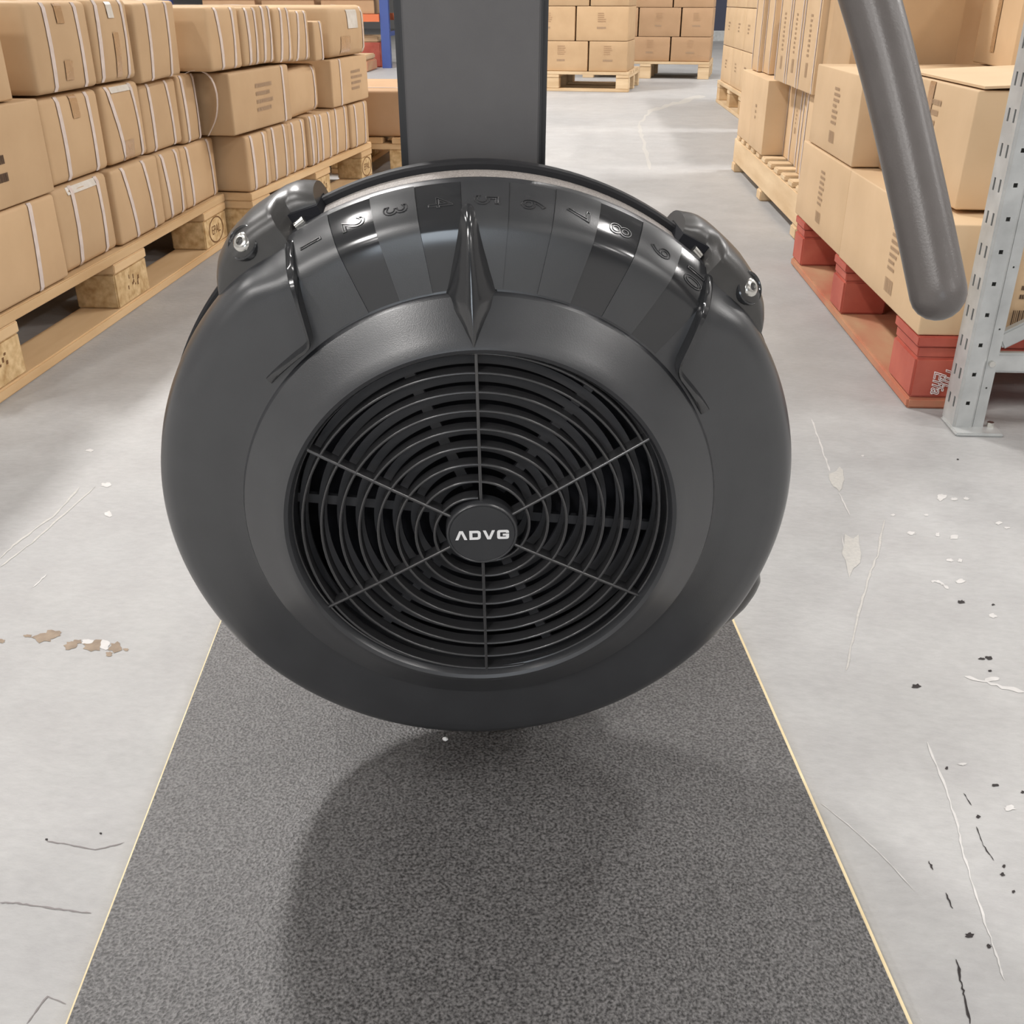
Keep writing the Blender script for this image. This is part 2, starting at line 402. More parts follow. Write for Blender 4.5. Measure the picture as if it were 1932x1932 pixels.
# numbered panels
PB = [-32.5, -24.2, -17.0, -9.7, -2.4, 5.2, 12.7, 20.2, 27.8, 35.7, 43.2]
names = ['1', '2', '3', '4', '5', '6', '7', '8', '9', '10']
pr = [p for p in PROF if 0.186 < p[0] <= 0.2526 and p[1] > -0.0625]
pr = [(0.1870, -0.0238)] + pr
for k in range(10):
    up = 0.0012 if k % 2 == 0 else 0.0004
    a0, a1 = R(PB[k] + 0.02), R(PB[k + 1] - 0.02)
    n = 8
    vs = []; fs = []; m = len(pr)
    for layer in (0, 1):
        off = up if layer else -0.001
        for i in range(n + 1):
            a = a0 + (a1 - a0) * i / n
            for j, (r, z) in enumerate(pr):
                r0, z0 = pr[max(j - 1, 0)]; r1, z1 = pr[min(j + 1, m - 1)]
                L = math.hypot(r1 - r0, z1 - z0) or 1
                nr, nz = -(z1 - z0) / L, (r1 - r0) / L
                vs.append(pol(a, r + nr * off, z + nz * off))
    H = (n + 1) * m
    for i in range(n):
        for j in range(m - 1):
            fs.append((H + i * m + j, H + (i + 1) * m + j, H + (i + 1) * m + j + 1, H + i * m + j + 1))
    for i in range(n):
        fs.append((i * m, (i + 1) * m, H + (i + 1) * m, H + i * m))
        q = m - 1
        fs.append((i * m + q, H + i * m + q, H + (i + 1) * m + q, (i + 1) * m + q))
    for j in range(m - 1):
        fs.append((j, j + 1, H + j + 1, H + j))
        q = n * m
        fs.append((q + j, H + q + j, H + q + j + 1, q + j + 1))
    pm = M['plastic_gloss'] if k in (1, 3, 7, 9) else M['plastic']
    pan = fan_part(mesh('number_panel', vs, fs, pm, ski, 25))
    # embossed digit, turned a quarter clockwise, lying on the bevelled band
    me = text_mesh(names[k], 0.0235, outline=0.00055)
    am = (a0 + a1) / 2
    rm = 0.2425; zm = prof_z(rm)
    tr = Vector((0.2480 - 0.2360, -(0.0485 - 0.0340))).normalized()
    rad = Vector((math.sin(am), math.cos(am), 0)); tan = Vector((math.cos(am), -math.sin(am), 0))
    out = (rad * tr.x + Vector((0, 0, 1)) * tr.y)           # outward along the band
    nor = tan.cross(out); nor = nor if nor.z > 0 else -nor
    P = Vector(pol(am, rm, zm)) + nor * (up + 0.0001)
    mm = Matrix.Identity(4)
    ex, ey = -out, tan                                       # text x runs inwards, text top points clockwise
    for i in range(3):
        mm[i][0] = ex[i] * 0.72; mm[i][1] = ey[i]; mm[i][2] = nor[i]; mm[i][3] = P[i]
    me.transform(mm)
    dg = link('embossed_number', me, M['emboss'], pan, 60)
    dg['label'] = 'embossed number ' + names[k]

# pointed fin in the middle of the numbers
vs = []; fs = []
am = R(-1.4)
ST = [(0.2425, 0.0008, 0.0004), (0.2412, 0.0048, 0.0030), (0.2380, 0.0066, 0.0062), (0.2300, 0.0082, 0.0080), (0.2150, 0.0112, 0.0108), (0.2000, 0.0150, 0.0140), (0.1880, 0.0182, 0.0158), (0.1845, 0.0185, 0.0128), (0.1760, 0.0140, 0.0098), (0.1660, 0.0080, 0.0058), (0.1580, 0.0034, 0.0026), (0.1535, 0.0006, 0.0006)]
ct, stn = math.cos(am), math.sin(am)
for r, hw, h in ST:
    row = []
    for t, hh in ((-1, -0.0015), (-0.62, h * 0.42), (-0.26, h * 0.86), (-0.1, h * 0.985), (0, h), (0.1, h * 0.985), (0.26, h * 0.86), (0.62, h * 0.42), (1, -0.0015)):
        x = t * hw; rr = math.hypot(r, x)
        vs.append((x * ct + r * stn, r * ct - x * stn, prof_z(min(rr, 0.2525)) + hh))
m = 9
for i in range(len(ST) - 1):
    for j in range(m - 1): fs.append((i * m + j, i * m + j + 1, (i + 1) * m + j + 1, (i + 1) * m + j))
fan_part(mesh('fin', vs, fs, M['plastic_gloss'], ski, 50))

# curved ribs at both ends of the numbers
def rib(path, name='rib'):
    pts = []
    for a, r, h, w in path: pts.append((R(a), r, h, w))
    fine = []
    for i in range(len(pts) - 1):
        p0 = pts[max(i - 1, 0)]; p1 = pts[i]; p2 = pts[i + 1]; p3 = pts[min(i + 2, len(pts) - 1)]
        for s in range(6):
            t = s / 6
            fine.append(tuple(0.5 * ((2 * p1[k]) + (-p0[k] + p2[k]) * t + (2 * p0[k] - 5 * p1[k] + 4 * p2[k] - p3[k]) * t * t + (-p0[k] + 3 * p1[k] - 3 * p2[k] + p3[k]) * t ** 3) for k in range(4)))
    fine.append(pts[-1])
    vs = []; fs = []
    xy = [Vector((r * math.sin(a), r * math.cos(a))) for a, r, h, w in fine]
    for i, (a, r, h, w) in enumerate(fine):
        t = (xy[min(i + 1, len(xy) - 1)] - xy[max(i - 1, 0)]).normalized()
        nn = Vector((t.y, -t.x))
        for s, hh in ((-1.6, -0.002), (-1.0, h * 0.8), (-0.6, h), (0.6, h), (1.0, h * 0.8), (1.6, -0.002)):
            q = xy[i] + nn * (w * s)
            vs.append((q.x, q.y, prof_z(min(q.length, 0.2528)) + hh))
    m = 6
    for i in range(len(fine) - 1):
        for j in range(m - 1): fs.append((i * m + j, i * m + j + 1, (i + 1) * m + j + 1, (i + 1) * m + j))
    fs.append(tuple(range(m))); fs.append(tuple(range(len(vs) - m, len(vs))))
    return fan_part(mesh(name, vs, fs, M['plastic_gloss'], ski, 35))
rib([(-31.4, 0.2505, 0.004, 0.0026), (-32.8, 0.238, 0.0085, 0.0028), (-34.6, 0.220, 0.011, 0.0018), (-37.0, 0.200, 0.012, 0.0014), (-38.4, 0.1925, 0.011, 0.0014), (-39.9, 0.1905, 0.010, 0.0015), (-42.0, 0.1905, 0.008, 0.0017), (-46.5, 0.1915, 0.005, 0.0020), (-52.0, 0.1935, 0.001, 0.0024)])
rib([(42.2, 0.2505, 0.004, 0.0028), (43.4, 0.238, 0.0085, 0.0030), (45.0, 0.220, 0.011, 0.0018), (47.2, 0.201, 0.012, 0.0014), (48.4, 0.1945, 0.011, 0.0014), (50.0, 0.1910, 0.010, 0.0015), (52.2, 0.1900, 0.008, 0.0018), (57.0, 0.1905, 0.005, 0.0024), (62.6, 0.1915, 0.001, 0.0032)])

# grille: outer ring, two spiral bars and six spokes
def dome(r): return 0.0055 * (1 - (r / 0.148) ** 2)
grille = fan_part(mesh('grille', *lathe([(0.1478, -0.016), (0.1455, -0.014), (0.1452, -0.008), (0.1478, -0.0065)], 128), M['grille'], ski, 40))
def BARP(w, top, depth):
    return [(-1.0, top - depth)] + [(-math.cos(PI * k / 8), top - w / 2 * (1 - math.sin(PI * k / 8))) for k in range(9)] + [(1.0, top - depth)]
def bar_strip(name, pts, w, top, depth, parent, mat):
    """pts: (x, y, dome z); a thin upright bar with a rounded top"""
    vs = []; fs = []
    P = [Vector((p[0], p[1])) for p in pts]
    for i, p in enumerate(pts):
        t = (P[min(i + 1, len(P) - 1)] - P[max(i - 1, 0)]).normalized(); nn = Vector((t.y, -t.x))
        for s, z in BARP(w, top, depth):
            q = P[i] + nn * (w / 2 * s); vs.append((q.x, q.y, p[2] + z))
    m = 11
    for i in range(len(pts) - 1):
        for j in range(m): fs.append((i * m + j, i * m + (j + 1) % m, (i + 1) * m + (j + 1) % m, (i + 1) * m + j))
    fs.append(tuple(range(m))); fs.append(tuple(range(len(vs) - m, len(vs))))
    return mesh(name, vs, fs, mat, parent, 50)
PITCHR = 0.0292
for k in range(2):
    pts = []
    a_start = 60 + 180 * k - (0.147 - 0.1411) / PITCHR * 360
    a_end = 1436 + 180 * k
    n = 420
    for i in range(n + 1):
        a = a_start + (a_end - a_start) * i / n
        r = 0.1411 - PITCHR * (a - 60 - 180 * k) / 360
        pts.append((r * math.sin(R(a - 0.9)), r * math.cos(R(a - 0.9)), dome(r)))
    bar_strip('spiral_bar', pts, 0.0024, -0.006, 0.0105, grille, M['grille'])
for k in range(6):
    a = R(-0.94 + 60 * k)
    pts = [(r * math.sin(a), r * math.cos(a), dome(r)) for r in [0.026 + 0.122 * i / 10 for i in range(11)]]
    bar_strip('spoke', pts, 0.0027, -0.0055, 0.011, grille, M['grille'])
# inner guard seen between the bars
vs = []; fs = []
n = 420
for k in range(2):
    base = len(vs)
    for i in range(n + 1):
        a = 20 + 180 * k + 1400 * i / n
        r = 0.1425 - PITCHR * (a - 60 - 180 * k) / 360
        for dr in (-0.0034, 0.0034):
            for z in (-0.030, -0.027):
                rr = min(max(r + dr, 0.02), 0.146)
                vs.append((rr * math.sin(R(a)), rr * math.cos(R(a)), z))
    for i in range(n):
        o = base + i * 4
        fs += [(o + 1, o + 3, o + 7, o + 5), (o, o + 4, o + 6, o + 2), (o, o + 1, o + 5, o + 4), (o + 2, o + 6, o + 7, o + 3)]
guard = fan_part(mesh('inner_guard', vs, fs, M['inner'], ski, 40))
for k in range(6):
    a = R(37 + 60 * k)
    u = Vector((math.sin(a), math.cos(a), 0)); w = Vector((math.cos(a), -math.sin(a), 0)); b = B()
    q = [u * r + w * s * 0.004 + Vector((0, 0, z)) for r in (0.025, 0.147) for s in (-1, 1) for z in (-0.0315, -0.0275)]
    b.add(q, [(0, 1, 3, 2), (4, 6, 7, 5), (0, 4, 5, 1), (2, 3, 7, 6), (1, 5, 7, 3), (0, 2, 6, 4)])
    b.make('guard_strip', M['inner'], guard)
# hub cap with lettering
hub = fan_part(mesh('hub_cap', *lathe([(0.0, 0.0040), (0.0250, 0.0040), (0.0253, 0.0036), (0.0257, 0.0042), (0.0266, 0.0043), (0.0274, 0.0036), (0.0278, 0.0020), (0.0280, -0.0090)], 72), M['plastic_matt'], ski, 40))
hub['label'] = 'round black hub cap with white ADVG lettering'
LET = {
 'A': [[(0, 0), (.40, 1), (.72, 1), (1.12, 0), (.84, 0), (.56, .72), (.28, 0)]],
 'V': [[(0, 1), (.28, 1), (.56, .28), (.84, 1), (1.12, 1), (.72, 0), (.40, 0)]]}
D_o = [(0, 0), (0, 1), (.78, 1), (.97, .92), (1.05, .75), (1.05, .25), (.97, .08), (.78, 0)]
D_i = [(.28, .27), (.28, .73), (.68, .73), (.75, .71), (.78, .65), (.78, .35), (.75, .29), (.68, .27)]
G_o = [(1.1, .66), (1.1, .80), (1.04, .95), (.9, 1), (.2, 1), (.06, .95), (0, .8), (0, .2), (.06, .05), (.2, 0), (.9, 0), (1.04, .05), (1.1, .2), (1.1, .58), (.52, .58)]
G_i = [(.82, .66), (.82, .70), (.80, .73), (.76, .74), (.34, .74), (.29, .72), (.28, .68), (.28, .32), (.29, .28), (.34, .26), (.76, .26), (.81, .28), (.82, .32), (.82, .36), (.52, .36)]
lx = -2.48
rot = R(0.6)
for ch, wd in (('A', 1.12), ('D', 1.05), ('V', 1.12), ('G', 1.1)):
    if ch in LET:
        vs = list(LET[ch][0])
        if ch == 'A': fs = [(0, 1, 5, 6), (1, 2, 5), (2, 3, 4, 5)]
        else: fs = [(0, 1, 2, 6), (2, 5, 6), (2, 3, 4, 5)]
    elif ch == 'D':
        vs = D_o + D_i; fs = [(i, (i + 1) % 8, 8 + (i + 1) % 8, 8 + i) for i in range(8)]
    else:
        vs = G_o + G_i; fs = [(i, i + 1, 16 + i, 15 + i) for i in range(14)]
    H = 0.0084; out = []
    for x, y in vs:
        X = (lx + x) * H; Y = (y - 0.5) * H - 0.0006
        out.append((X * math.cos(rot) - Y * math.sin(rot), X * math.sin(rot) + Y * math.cos(rot), 0.00425))
    bb = bmesh.new()
    vv = [bb.verts.new(p) for p in out]
    for f in fs: bb.faces.new([vv[i] for i in f])
    bmesh.ops.recalc_face_normals(bb, faces=bb.faces[:])
    for f in bb.faces:
        if f.normal.z < 0: f.normal_flip()
    me = bpy.data.meshes.new('letter'); bb.to_mesh(me); bb.free()
    lo = link('letter', me, M['white_print'], hub)
    lo['label'] = 'white printed letter ' + ch
    lx += wd + 0.19

# clamp brackets on the rim
def bracket(a0, a1, hmax, peak, window=True, screw=None, zr=(-0.050, -0.122)):
    """a0 tapers into the rim, a1 is the blunt end; peak = where it is tallest (0..1)"""
    n = 26; m = 13; vs = []; fs = []
    for i in range(n + 1):
        t = i / n; a = R(a0 + (a1 - a0) * t)
        TB = ((0.0, 0.0), (0.05, 0.0085), (0.1, 0.0140), (0.2, 0.0205), (0.35, 0.0252), (0.55, 0.0268), (0.75, 0.0258), (0.9, 0.0232), (1.0, 0.0165))
        for (t0, h0), (t1, h1) in zip(TB, TB[1:]):
            if t0 <= t <= t1: h = (h0 + (h1 - h0) * (t - t0) / (t1 - t0)) * hmax / 0.0268
        rc = min(1, max(0, (t - 0.74) / 0.06)) if window else 0
        zf = zr[0] - 0.006 * (1 - min(1, t / 0.3)) - 0.022 * rc * rc * (3 - 2 * rc)
        for j in range(m):
            s = j / (m - 1)
            ang = PI * s
            z = (zf + zr[1]) / 2 + (zf - zr[1]) / 2 * math.copysign(abs(math.cos(ang)) ** 0.85, math.cos(ang))
            hh = h * math.sin(ang) ** 0.55 if 0 < s < 1 else 0
            vs.append(pol(a, 0.2505 + hh - (0.004 if s in (0, 1) else 0), z))
    for i in range(n):
        for j in range(m - 1): fs.append((i * m + j, i * m + j + 1, (i + 1) * m + j + 1, (i + 1) * m + j))
    fs.append(tuple(range(m))); fs.append(tuple(n * m + j for j in range(m)))
    o = fan_part(mesh('bracket', vs, fs, M['bracket'], ski, 55))
    sg = 1 if a1 > a0 else -1
    if window:
        # black block painting the shade of an end opening, with its steel adjusting screw
        b = B(); q = []
        for aa in (a1 - sg * 4.7, a1 + sg * 0.12):
            for r, z in ((0.2500, -0.0660), (0.2500, -0.1090), (0.2610, -0.1050), (0.2625, -0.0680)):
                q.append(pol(R(aa), r - (0.004 if aa == a1 + sg * 0.12 and r > 0.255 else 0), z))
        b.add(q, [(0, 1, 2, 3), (4, 7, 6, 5), (0, 4, 5, 1), (1, 5, 6, 2), (2, 6, 7, 3), (3, 7, 4, 0)])
        sl = b.make('slot_shade', M['cavity_shade'], o)
        b = B(); b.tube([pol(R(a1 - sg * 4.4), 0.2535, -0.0655), pol(R(a1 - sg * 2.6), 0.2545, -0.0655)], 0.0032, 12); b.make('screw_tip', M['bolt'], o, 40)
    if screw:
        sa, sr, sz = screw
        c = Vector(pol(R(sa), sr, sz)); nn = (Vector(pol(R(sa), 1, 0)) * 0.72 + Vector((0, 0, 0.70))).normalized()
        u = nn.cross(Vector((0, 0, 1))).normalized(); w = nn.cross(u)
        def disc(prof, nseg=28):
            vs = []; fs = []; m = len(prof)
            for i in range(nseg):
                a = 2 * PI * i / nseg
                for r, h in prof: vs.append(c + (u * math.cos(a) + w * math.sin(a)) * r + nn * h)
            for i in range(nseg):
                j = (i + 1) % nseg
                for k in range(m - 1): fs.append((i * m + k, j * m + k, j * m + k + 1, i * m + k + 1))
            return vs, fs
        mesh('screw_pocket', *disc([(0.0128, -0.004), (0.0128, 0.0010), (0.0120, 0.0018), (0.0110, 0.0010), (0.0102, -0.001), (0.0, -0.0012)]), M['plastic_gloss'], o, 40)
        mesh('screw', *disc([(0.0076, -0.002), (0.0076, 0.0012), (0.0064, 0.0032), (0.0042, 0.0044), (0.0030, 0.0044), (0.0026, 0.0026), (0.0, 0.0026)]), M['bolt'], o, 40)
    return o
bracket(-48.2, -25.8, 0.0268, 0.62, screw=(-38.0, 0.2668, -0.0572))
bracket(58.6, 35.6, 0.0240, 0.62, screw=(49.2, 0.2645, -0.0572))
bracket(130.0, 112.0, 0.0340, 0.60, window=False, zr=(-0.064, -0.120))

# column: body, raised front panel, head with pulley arm
b = B(); b.box(-0.0555, 0.0545, -0.2680, 1.74, -0.225, -0.1420)
fan_part(b.make('column', M['column_edge'], ski, 40, bevel=0.004))
b = B(); b.box(-0.0500, 0.0490, -0.20, 1.70, -0.150, -0.1400)
fan_part(b.make('front_panel', M['column'], ski, 40, bevel=0.0012))
b = B(); b.box(-0.17, 0.17, 1.70, 1.80, -0.235, -0.115)
fan_part(b.make('column_head', M['plastic'], ski, 40, bevel=0.015))
b = B(); b.box(-0.03, 0.03, -0.2, 0.08, -0.15, -0.125)
fan_part(b.make('fan_mount', M['column_edge'], ski, bevel=0.003))
b = B(); b.box(-0.085, 0.085, 0.175, 0.34, 0.0092, 0.014)
b.make('column_foot', M['plastic'], ski, 40, bevel=0.004)

# platform
PT = 0.0080
b = B(); b.box(-0.2975, 0.2975, -0.60, 0.56, 0.0, PT)
pl = b.make('platform', M['ply'], ski)
pl['label'] = 'plywood platform board with cream edge'
b = B(); b.box(-0.2958, 0.2944, -0.5985, 0.5585, PT, PT + 0.0010)
an = b.make('antislip_sheet', M['grit'], pl)
an['label'] = 'black textured anti-slip sheet'

# ------------------------------------------------------------------ handle hanging from its cord
top_p = FAN @ Vector((0.125, 1.71, -0.16))
hp = []
for u, v, d in ((1770, 553, 0.62), (1745, 432, 0.62), (1716, 300, 0.62), (1684, 160, 0.62), (1641, 0, 0.62), (1588, -160, 0.622), (1530, -310, 0.626), (1480, -440, 0.63)):
    hp.append(Vector((0, 0, CAMH)) + pix(u, v) / FOC * d)
dirb = (hp[0] - hp[1]).normalized()
RH = 0.0168
ends = [hp[0] + dirb * (RH * math.sin(a)) for a in (1.5, 1.25, 0.95, 0.6, 0.3)]
rads = [RH * math.cos(a) for a in (1.5, 1.25, 0.95, 0.6, 0.3)]
path = ends + hp
rr = rads + [RH, RH, RH, RH, RH * 1.03, RH * 1.03, RH * 0.95, RH * 0.7]
# resample smoothly
def cr(pts, rads, sub=5):
    P = []; Q = []
    for i in range(len(pts) - 1):
        p0, p1, p2, p3 = pts[max(i - 1, 0)], pts[i], pts[i + 1], pts[min(i + 2, len(pts) - 1)]
        for s in range(sub):
            t = s / sub
            P.append(0.5 * ((2 * p1) + (-p0 + p2) * t + (2 * p0 - 5 * p1 + 4 * p2 - p3) * t * t + (-p0 + 3 * p1 - 3 * p2 + p3) * t ** 3))
            Q.append(rads[i] + (rads[i + 1] - rads[i]) * t)
    return P + [pts[-1]], Q + [rads[-1]]
base_h = hp[0].copy()
hl = empty('pull_handle', 'dark grey rounded pull handle hanging on a black cord', 'handle', base_h)
P2, Q2 = cr([p - base_h for p in hp], [RH, RH, RH, RH, RH * 1.03, RH * 1.03, RH * 0.95, RH * 0.7])
b = B(); b.tube([p - base_h for p in ends] + P2, rads + Q2, 28)
b.make('grip', M['handle'], hl, 60)
b = B(); b.tube([hp[-1] - base_h, (hp[-1] - base_h) * 0.93 + (top_p - base_h) * 0.07, top_p - base_h], 0.003, 8)
b.make('cord', M['cord'], hl, 60)

# ------------------------------------------------------------------ cartons
def carton_fn(hx, hy, hz, r, bul):
    def fn(p):
        q = [max(-h + r, min(h - r, c)) for c, h in zip(p, (hx, hy, hz))]
        d = Vector([p[i] - q[i] for i in range(3)])
        if d.length > 1e-9: d = d.normalized() * r
        out = Vector(q) + d
        nrm = Vector((0, 0, 0))
        for i, h in enumerate((hx, hy, hz)):
            if abs(p[i]) > h - 1e-6: nrm[i] = math.copysign(1, p[i])
        for i in range(3):
            if nrm[i]:
                j, k = [(1, 2), (0, 2), (0, 1)][i]
                hh = (hx, hy, hz)
                out[i] += nrm[i] * bul[i] * (1 - (p[j] / hh[j]) ** 2) * (1 - (p[k] / hh[k]) ** 2)
        return out
    return fn
def carton_grid(hx, hy, hz, r, bul, n=8):
    fn = carton_fn(hx, hy, hz, r, bul)
    idx = {}; vs = []; fs = []
    def crd(h, t):   # parameter 0..n with extra rows at the rounded corner
        ts = [-h, -h + 0.35 * r, -h + r] + [-h + r + (2 * h - 2 * r) * i / (n - 4) for i in range(1, n - 4)] + [h - r, h - 0.35 * r, h]
        return ts[t]
    def vid(i, j, k):
        key = (i, j, k)
        if key not in idx:
            idx[key] = len(vs); vs.append(fn((crd(hx, i), crd(hy, j), crd(hz, k))))
        return idx[key]
    N = n
    for a in range(N):
        for c in range(N):
            for e in (0, N):
                fs.append((vid(e, a, c), vid(e, a + 1, c), vid(e, a + 1, c + 1), vid(e, a, c + 1)))
                fs.append((vid(a, e, c), vid(a + 1, e, c), vid(a + 1, e, c + 1), vid(a, e, c + 1)))
                fs.append((vid(a, c, e), vid(a + 1, c, e), vid(a + 1, c + 1, e), vid(a, c + 1, e)))
    return vs, fs, fn

def printed(rows, width, height, seed, barcode=None):
    """faded print: rows of short ink dashes in a width x height field (origin at its middle); returns rectangles"""
    g = random.Random(seed); out = []
    for i in range(rows):
        y1 = height / 2 - height * i / rows; y0 = y1 - height / rows * 0.5
        x = -width / 2; lim = width / 2 - g.random() * width * 0.35
        while x < lim:
            w = width * (0.025 + 0.05 * g.random())
            out.append((x, x + w * 0.82, y0, y1)); x += w * 1.05
    if barcode:
        bx, by, bw, bh = barcode; x = bx
        while x < bx + bw:
            w = bw * (0.012 + 0.03 * g.random()); out.append((x, x + w, by, by + bh)); x += w + bw * (0.01 + 0.022 * g.random())
    return out

def carton(label, x0, x1, y0, y1, z0, z1, face='+x', mat='card', r=0.012, bul=0.006, straps=(), tapes=(), prints=(), frame=None, rz=0.0, group=None, tilt=(0, 0), smooth=26, n=8, detail=True):
    """box between the given limits; face = the side turned to the aisle. straps: (y offset, skew); tapes: (y offset, z0, z1, width, material)"""
    r *= 0.62; bul *= 0.7
    hx, hy, hz = (x1 - x0) / 2, (y1 - y0) / 2, (z1 - z0) / 2
    cx, cy = (x0 + x1) / 2, (y0 + y1) / 2
    if frame:
        O, a = frame
        wx = O[0] + cx * math.cos(-a) - cy * math.sin(-a); wy = O[1] + cx * math.sin(-a) + cy * math.cos(-a)
        cx, cy = wx, wy; rz = rz - a
    vs, fs, fn = carton_grid(hx, hy, hz, r, (bul, min(bul * 0.5, 0.0012), 0.0004), n)
    if not (straps or tapes or prints):
        o = mesh('carton', vs, fs, M[mat], None, smooth)
        for v in o.data.vertices: v.co.z += hz
        o.location = (cx, cy, z0); o.rotation_euler = (tilt[0], tilt[1], rz)
        tag(o, label, 'box', group)
        return o
    e = empty('carton', label, 'box', (cx, cy, z0), rz, group)
    e.rotation_euler = (tilt[0], tilt[1], rz)
    mesh('carton_body', vs, fs, M[mat], e, smooth, (0, 0, hz))
    for yo, sk in straps:
        w = 0.0072
        sx = [hx, 0.7 * hx, 0.3 * hx, -0.3 * hx, -0.7 * hx, -hx]
        sz = [-hz, -hz + r, -0.5 * hz, 0, 0.5 * hz, hz - r, hz]
        loop = [(hx, z) for z in sz] + [(x, hz) for x in sx[1:-1]] + [(-hx, z) for z in reversed(sz)] + [(x, -hz) for x in reversed(sx[1:-1])]
        lv = []; lf = []
        for x, z in loop:
            for s in (-1, 1):
                y = max(-hy, min(hy, yo + sk * z + s * w))
                p = fn((x, y, z))
                out = Vector((x / hx if abs(x) >= hx - 1e-6 else 0, 0, z / hz if abs(z) >= hz - 1e-6 else 0))
                if out.length > 0: out.normalize()
                lv.append(p + out * 0.0016)
        k = len(loop)
        for i in range(k):
            j = (i + 1) % k; lf.append((2 * i, 2 * i + 1, 2 * j + 1, 2 * j))
        mesh('strap', lv, lf, M['strap'], e, 60, (0, 0, hz))
    def patch(name, rects, material, off, side):
        lv = []; lf = []
        for a0_, a1_, b0_, b1_ in rects:
            na = 4 if a1_ - a0_ > 0.02 else 1; nb = 10 if b1_ - b0_ > 0.03 else 1
            k = len(lv)
            for i in range(na + 1):
                for j in range(nb + 1):
                    a = a0_ + (a1_ - a0_) * i / na; bb_ = b0_ + (b1_ - b0_) * j / nb
                    if side == '+x': p = fn((hx, a, bb_)) + Vector((off, 0, 0))
                    elif side == '-x': p = fn((-hx, -a, bb_)) - Vector((off, 0, 0))
                    else: p = fn((a, -hy, bb_)) - Vector((0, off, 0))
                    lv.append(p)
            for i in range(na):
                for j in range(nb):
                    q = k + i * (nb + 1) + j
                    lf.append((q, q + nb + 1, q + nb + 2, q + 1))
        o = flat(name, lv, lf, material, e); o.location = (0, 0, hz)
        return o
    for t in tapes:
        yo, za, zb, w, mt = t[:5]; side = t[5] if len(t) > 5 else face
        patch('tape', [(yo - w / 2, yo + w / 2, za * hz, zb * hz)], M[mt], 0.0016, side)
    for pr_ in prints:
        rects, ao, bo, mt = pr_[:4]; side = pr_[4] if len(pr_) > 4 else face
        patch('print', [(a + ao, bq + ao, c + bo, d + bo) for a, bq, c, d in rects], M[mt], 0.0010, side)
    return e

GL = 'cartons on the wooden pallets opposite the steel rack'
XF = -1.02
def L(label, y0, y1, z0, z1, fx_=0.0, depth=0.76, **k):
    return carton(label, XF + fx_ - depth, XF + fx_, y0, y1, z0, z1, '+x', group=GL, **k)
T1 = [(0.0, 0.35, 1.0, 0.032, 'tape')]
# stack on the first pallet
L('bottom carton under two plain printed cartons, two straps, end of its pallet', 1.60, 1.988, 0.1468, 0.310, straps=((-0.09, 0.12), (0.085, 0.1)), bul=0.003)
L('plain unstrapped carton with small dark stencil, middle of its stack', 1.60, 1.998, 0.313, 0.482, bul=0.002, prints=((printed(2, 0.075, 0.06, 5), 0.010, -0.025, 'ink_dark'),), r=0.006)
L('plain unstrapped carton set back on top of the stencilled one', 1.56, 1.930, 0.485, 0.650, -0.01, bul=0.002, r=0.006)
L('bottom row strapped carton with rounded corner beside the end carton of its pallet', 2.008, 2.262, 0.1468, 0.311, -0.012, straps=((-0.055, 0.06), (0.07, 0.03)), bul=0.008, r=0.02, tapes=((0.0, 0.78, 1.0, 0.14, 'clear_tape'),))
L('bottom row carton with two slanting straps and a crease, beside the corner of another', 2.268, 2.540, 0.1468, 0.310, -0.004, straps=((-0.06, -0.22), (0.055, -0.16)), bul=0.007, r=0.014)
L('narrow bottom row carton with two straps above the stamped pallet blocks', 2.548, 2.705, 0.1468, 0.308, -0.006, straps=((-0.045, -0.12), (0.04, -0.02)), bul=0.008, r=0.018)
L('last bottom row carton with two straps over the EPAL stamped block', 2.712, 2.972, 0.1468, 0.303, -0.008, straps=((-0.085, -0.05), (0.085, -0.12)), bul=0.007, r=0.016)
L('middle row strapped carton with a short strip of tape, beside the stencilled carton', 2.030, 2.296, 0.314, 0.478, -0.016, straps=((-0.06, 0.0), (0.075, 0.0)), tapes=((0.01, 0.42, 1.0, 0.034, 'tape'),), bul=0.006, r=0.02)
L('middle row carton with a wide taped seam and one broad slanting strap', 2.302, 2.510, 0.316, 0.480, -0.010, straps=((-0.055, -0.28), (0.06, -0.12)), tapes=((-0.01, -1.0, -0.45, 0.05, 'tape'), (0.0, 0.8, 0.98, 0.12, 'clear_tape')), bul=0.010, r=0.02)
L('middle row carton with two straps near its corner, below a leaning carton', 2.520, 2.760, 0.312, 0.470, -0.014, straps=((-0.07, 0.0), (0.055, -0.1)), bul=0.006, r=0.018)
L('end carton of the middle row with a loose bowed strap', 2.765, 2.898, 0.306, 0.474, -0.01, straps=((-0.04, -0.06), (0.045, -0.05)), bul=0.007, r=0.016)
L('top row carton with two straps and two short tape strips, dark end face', 2.020, 2.285, 0.484, 0.646, -0.004, straps=((-0.06, 0.02), (0.075, 0.0)), tapes=((0.0, 0.52, 1.0, 0.032, 'tape'), (0.0, -0.75, -0.3, 0.034, 'tape')), bul=0.006, r=0.018)
L('top row carton with two straps and one long tape seam', 2.290, 2.492, 0.486, 0.650, -0.002, straps=((-0.075, 0.1), (0.06, 0.06)), tapes=((0.0, -0.9, 0.2, 0.028, 'tape'), (-0.005, 0.55, 0.95, 0.03, 'clear_tape')), bul=0.010, r=0.02)
L('leaning top row carton with two straps beside the gap over the bowed strap', 2.505, 2.765, 0.486, 0.655, 0.004, straps=((-0.06, 0.05), (0.065, 0.04)), bul=0.006, r=0.014, tilt=(0.02, 0.03))
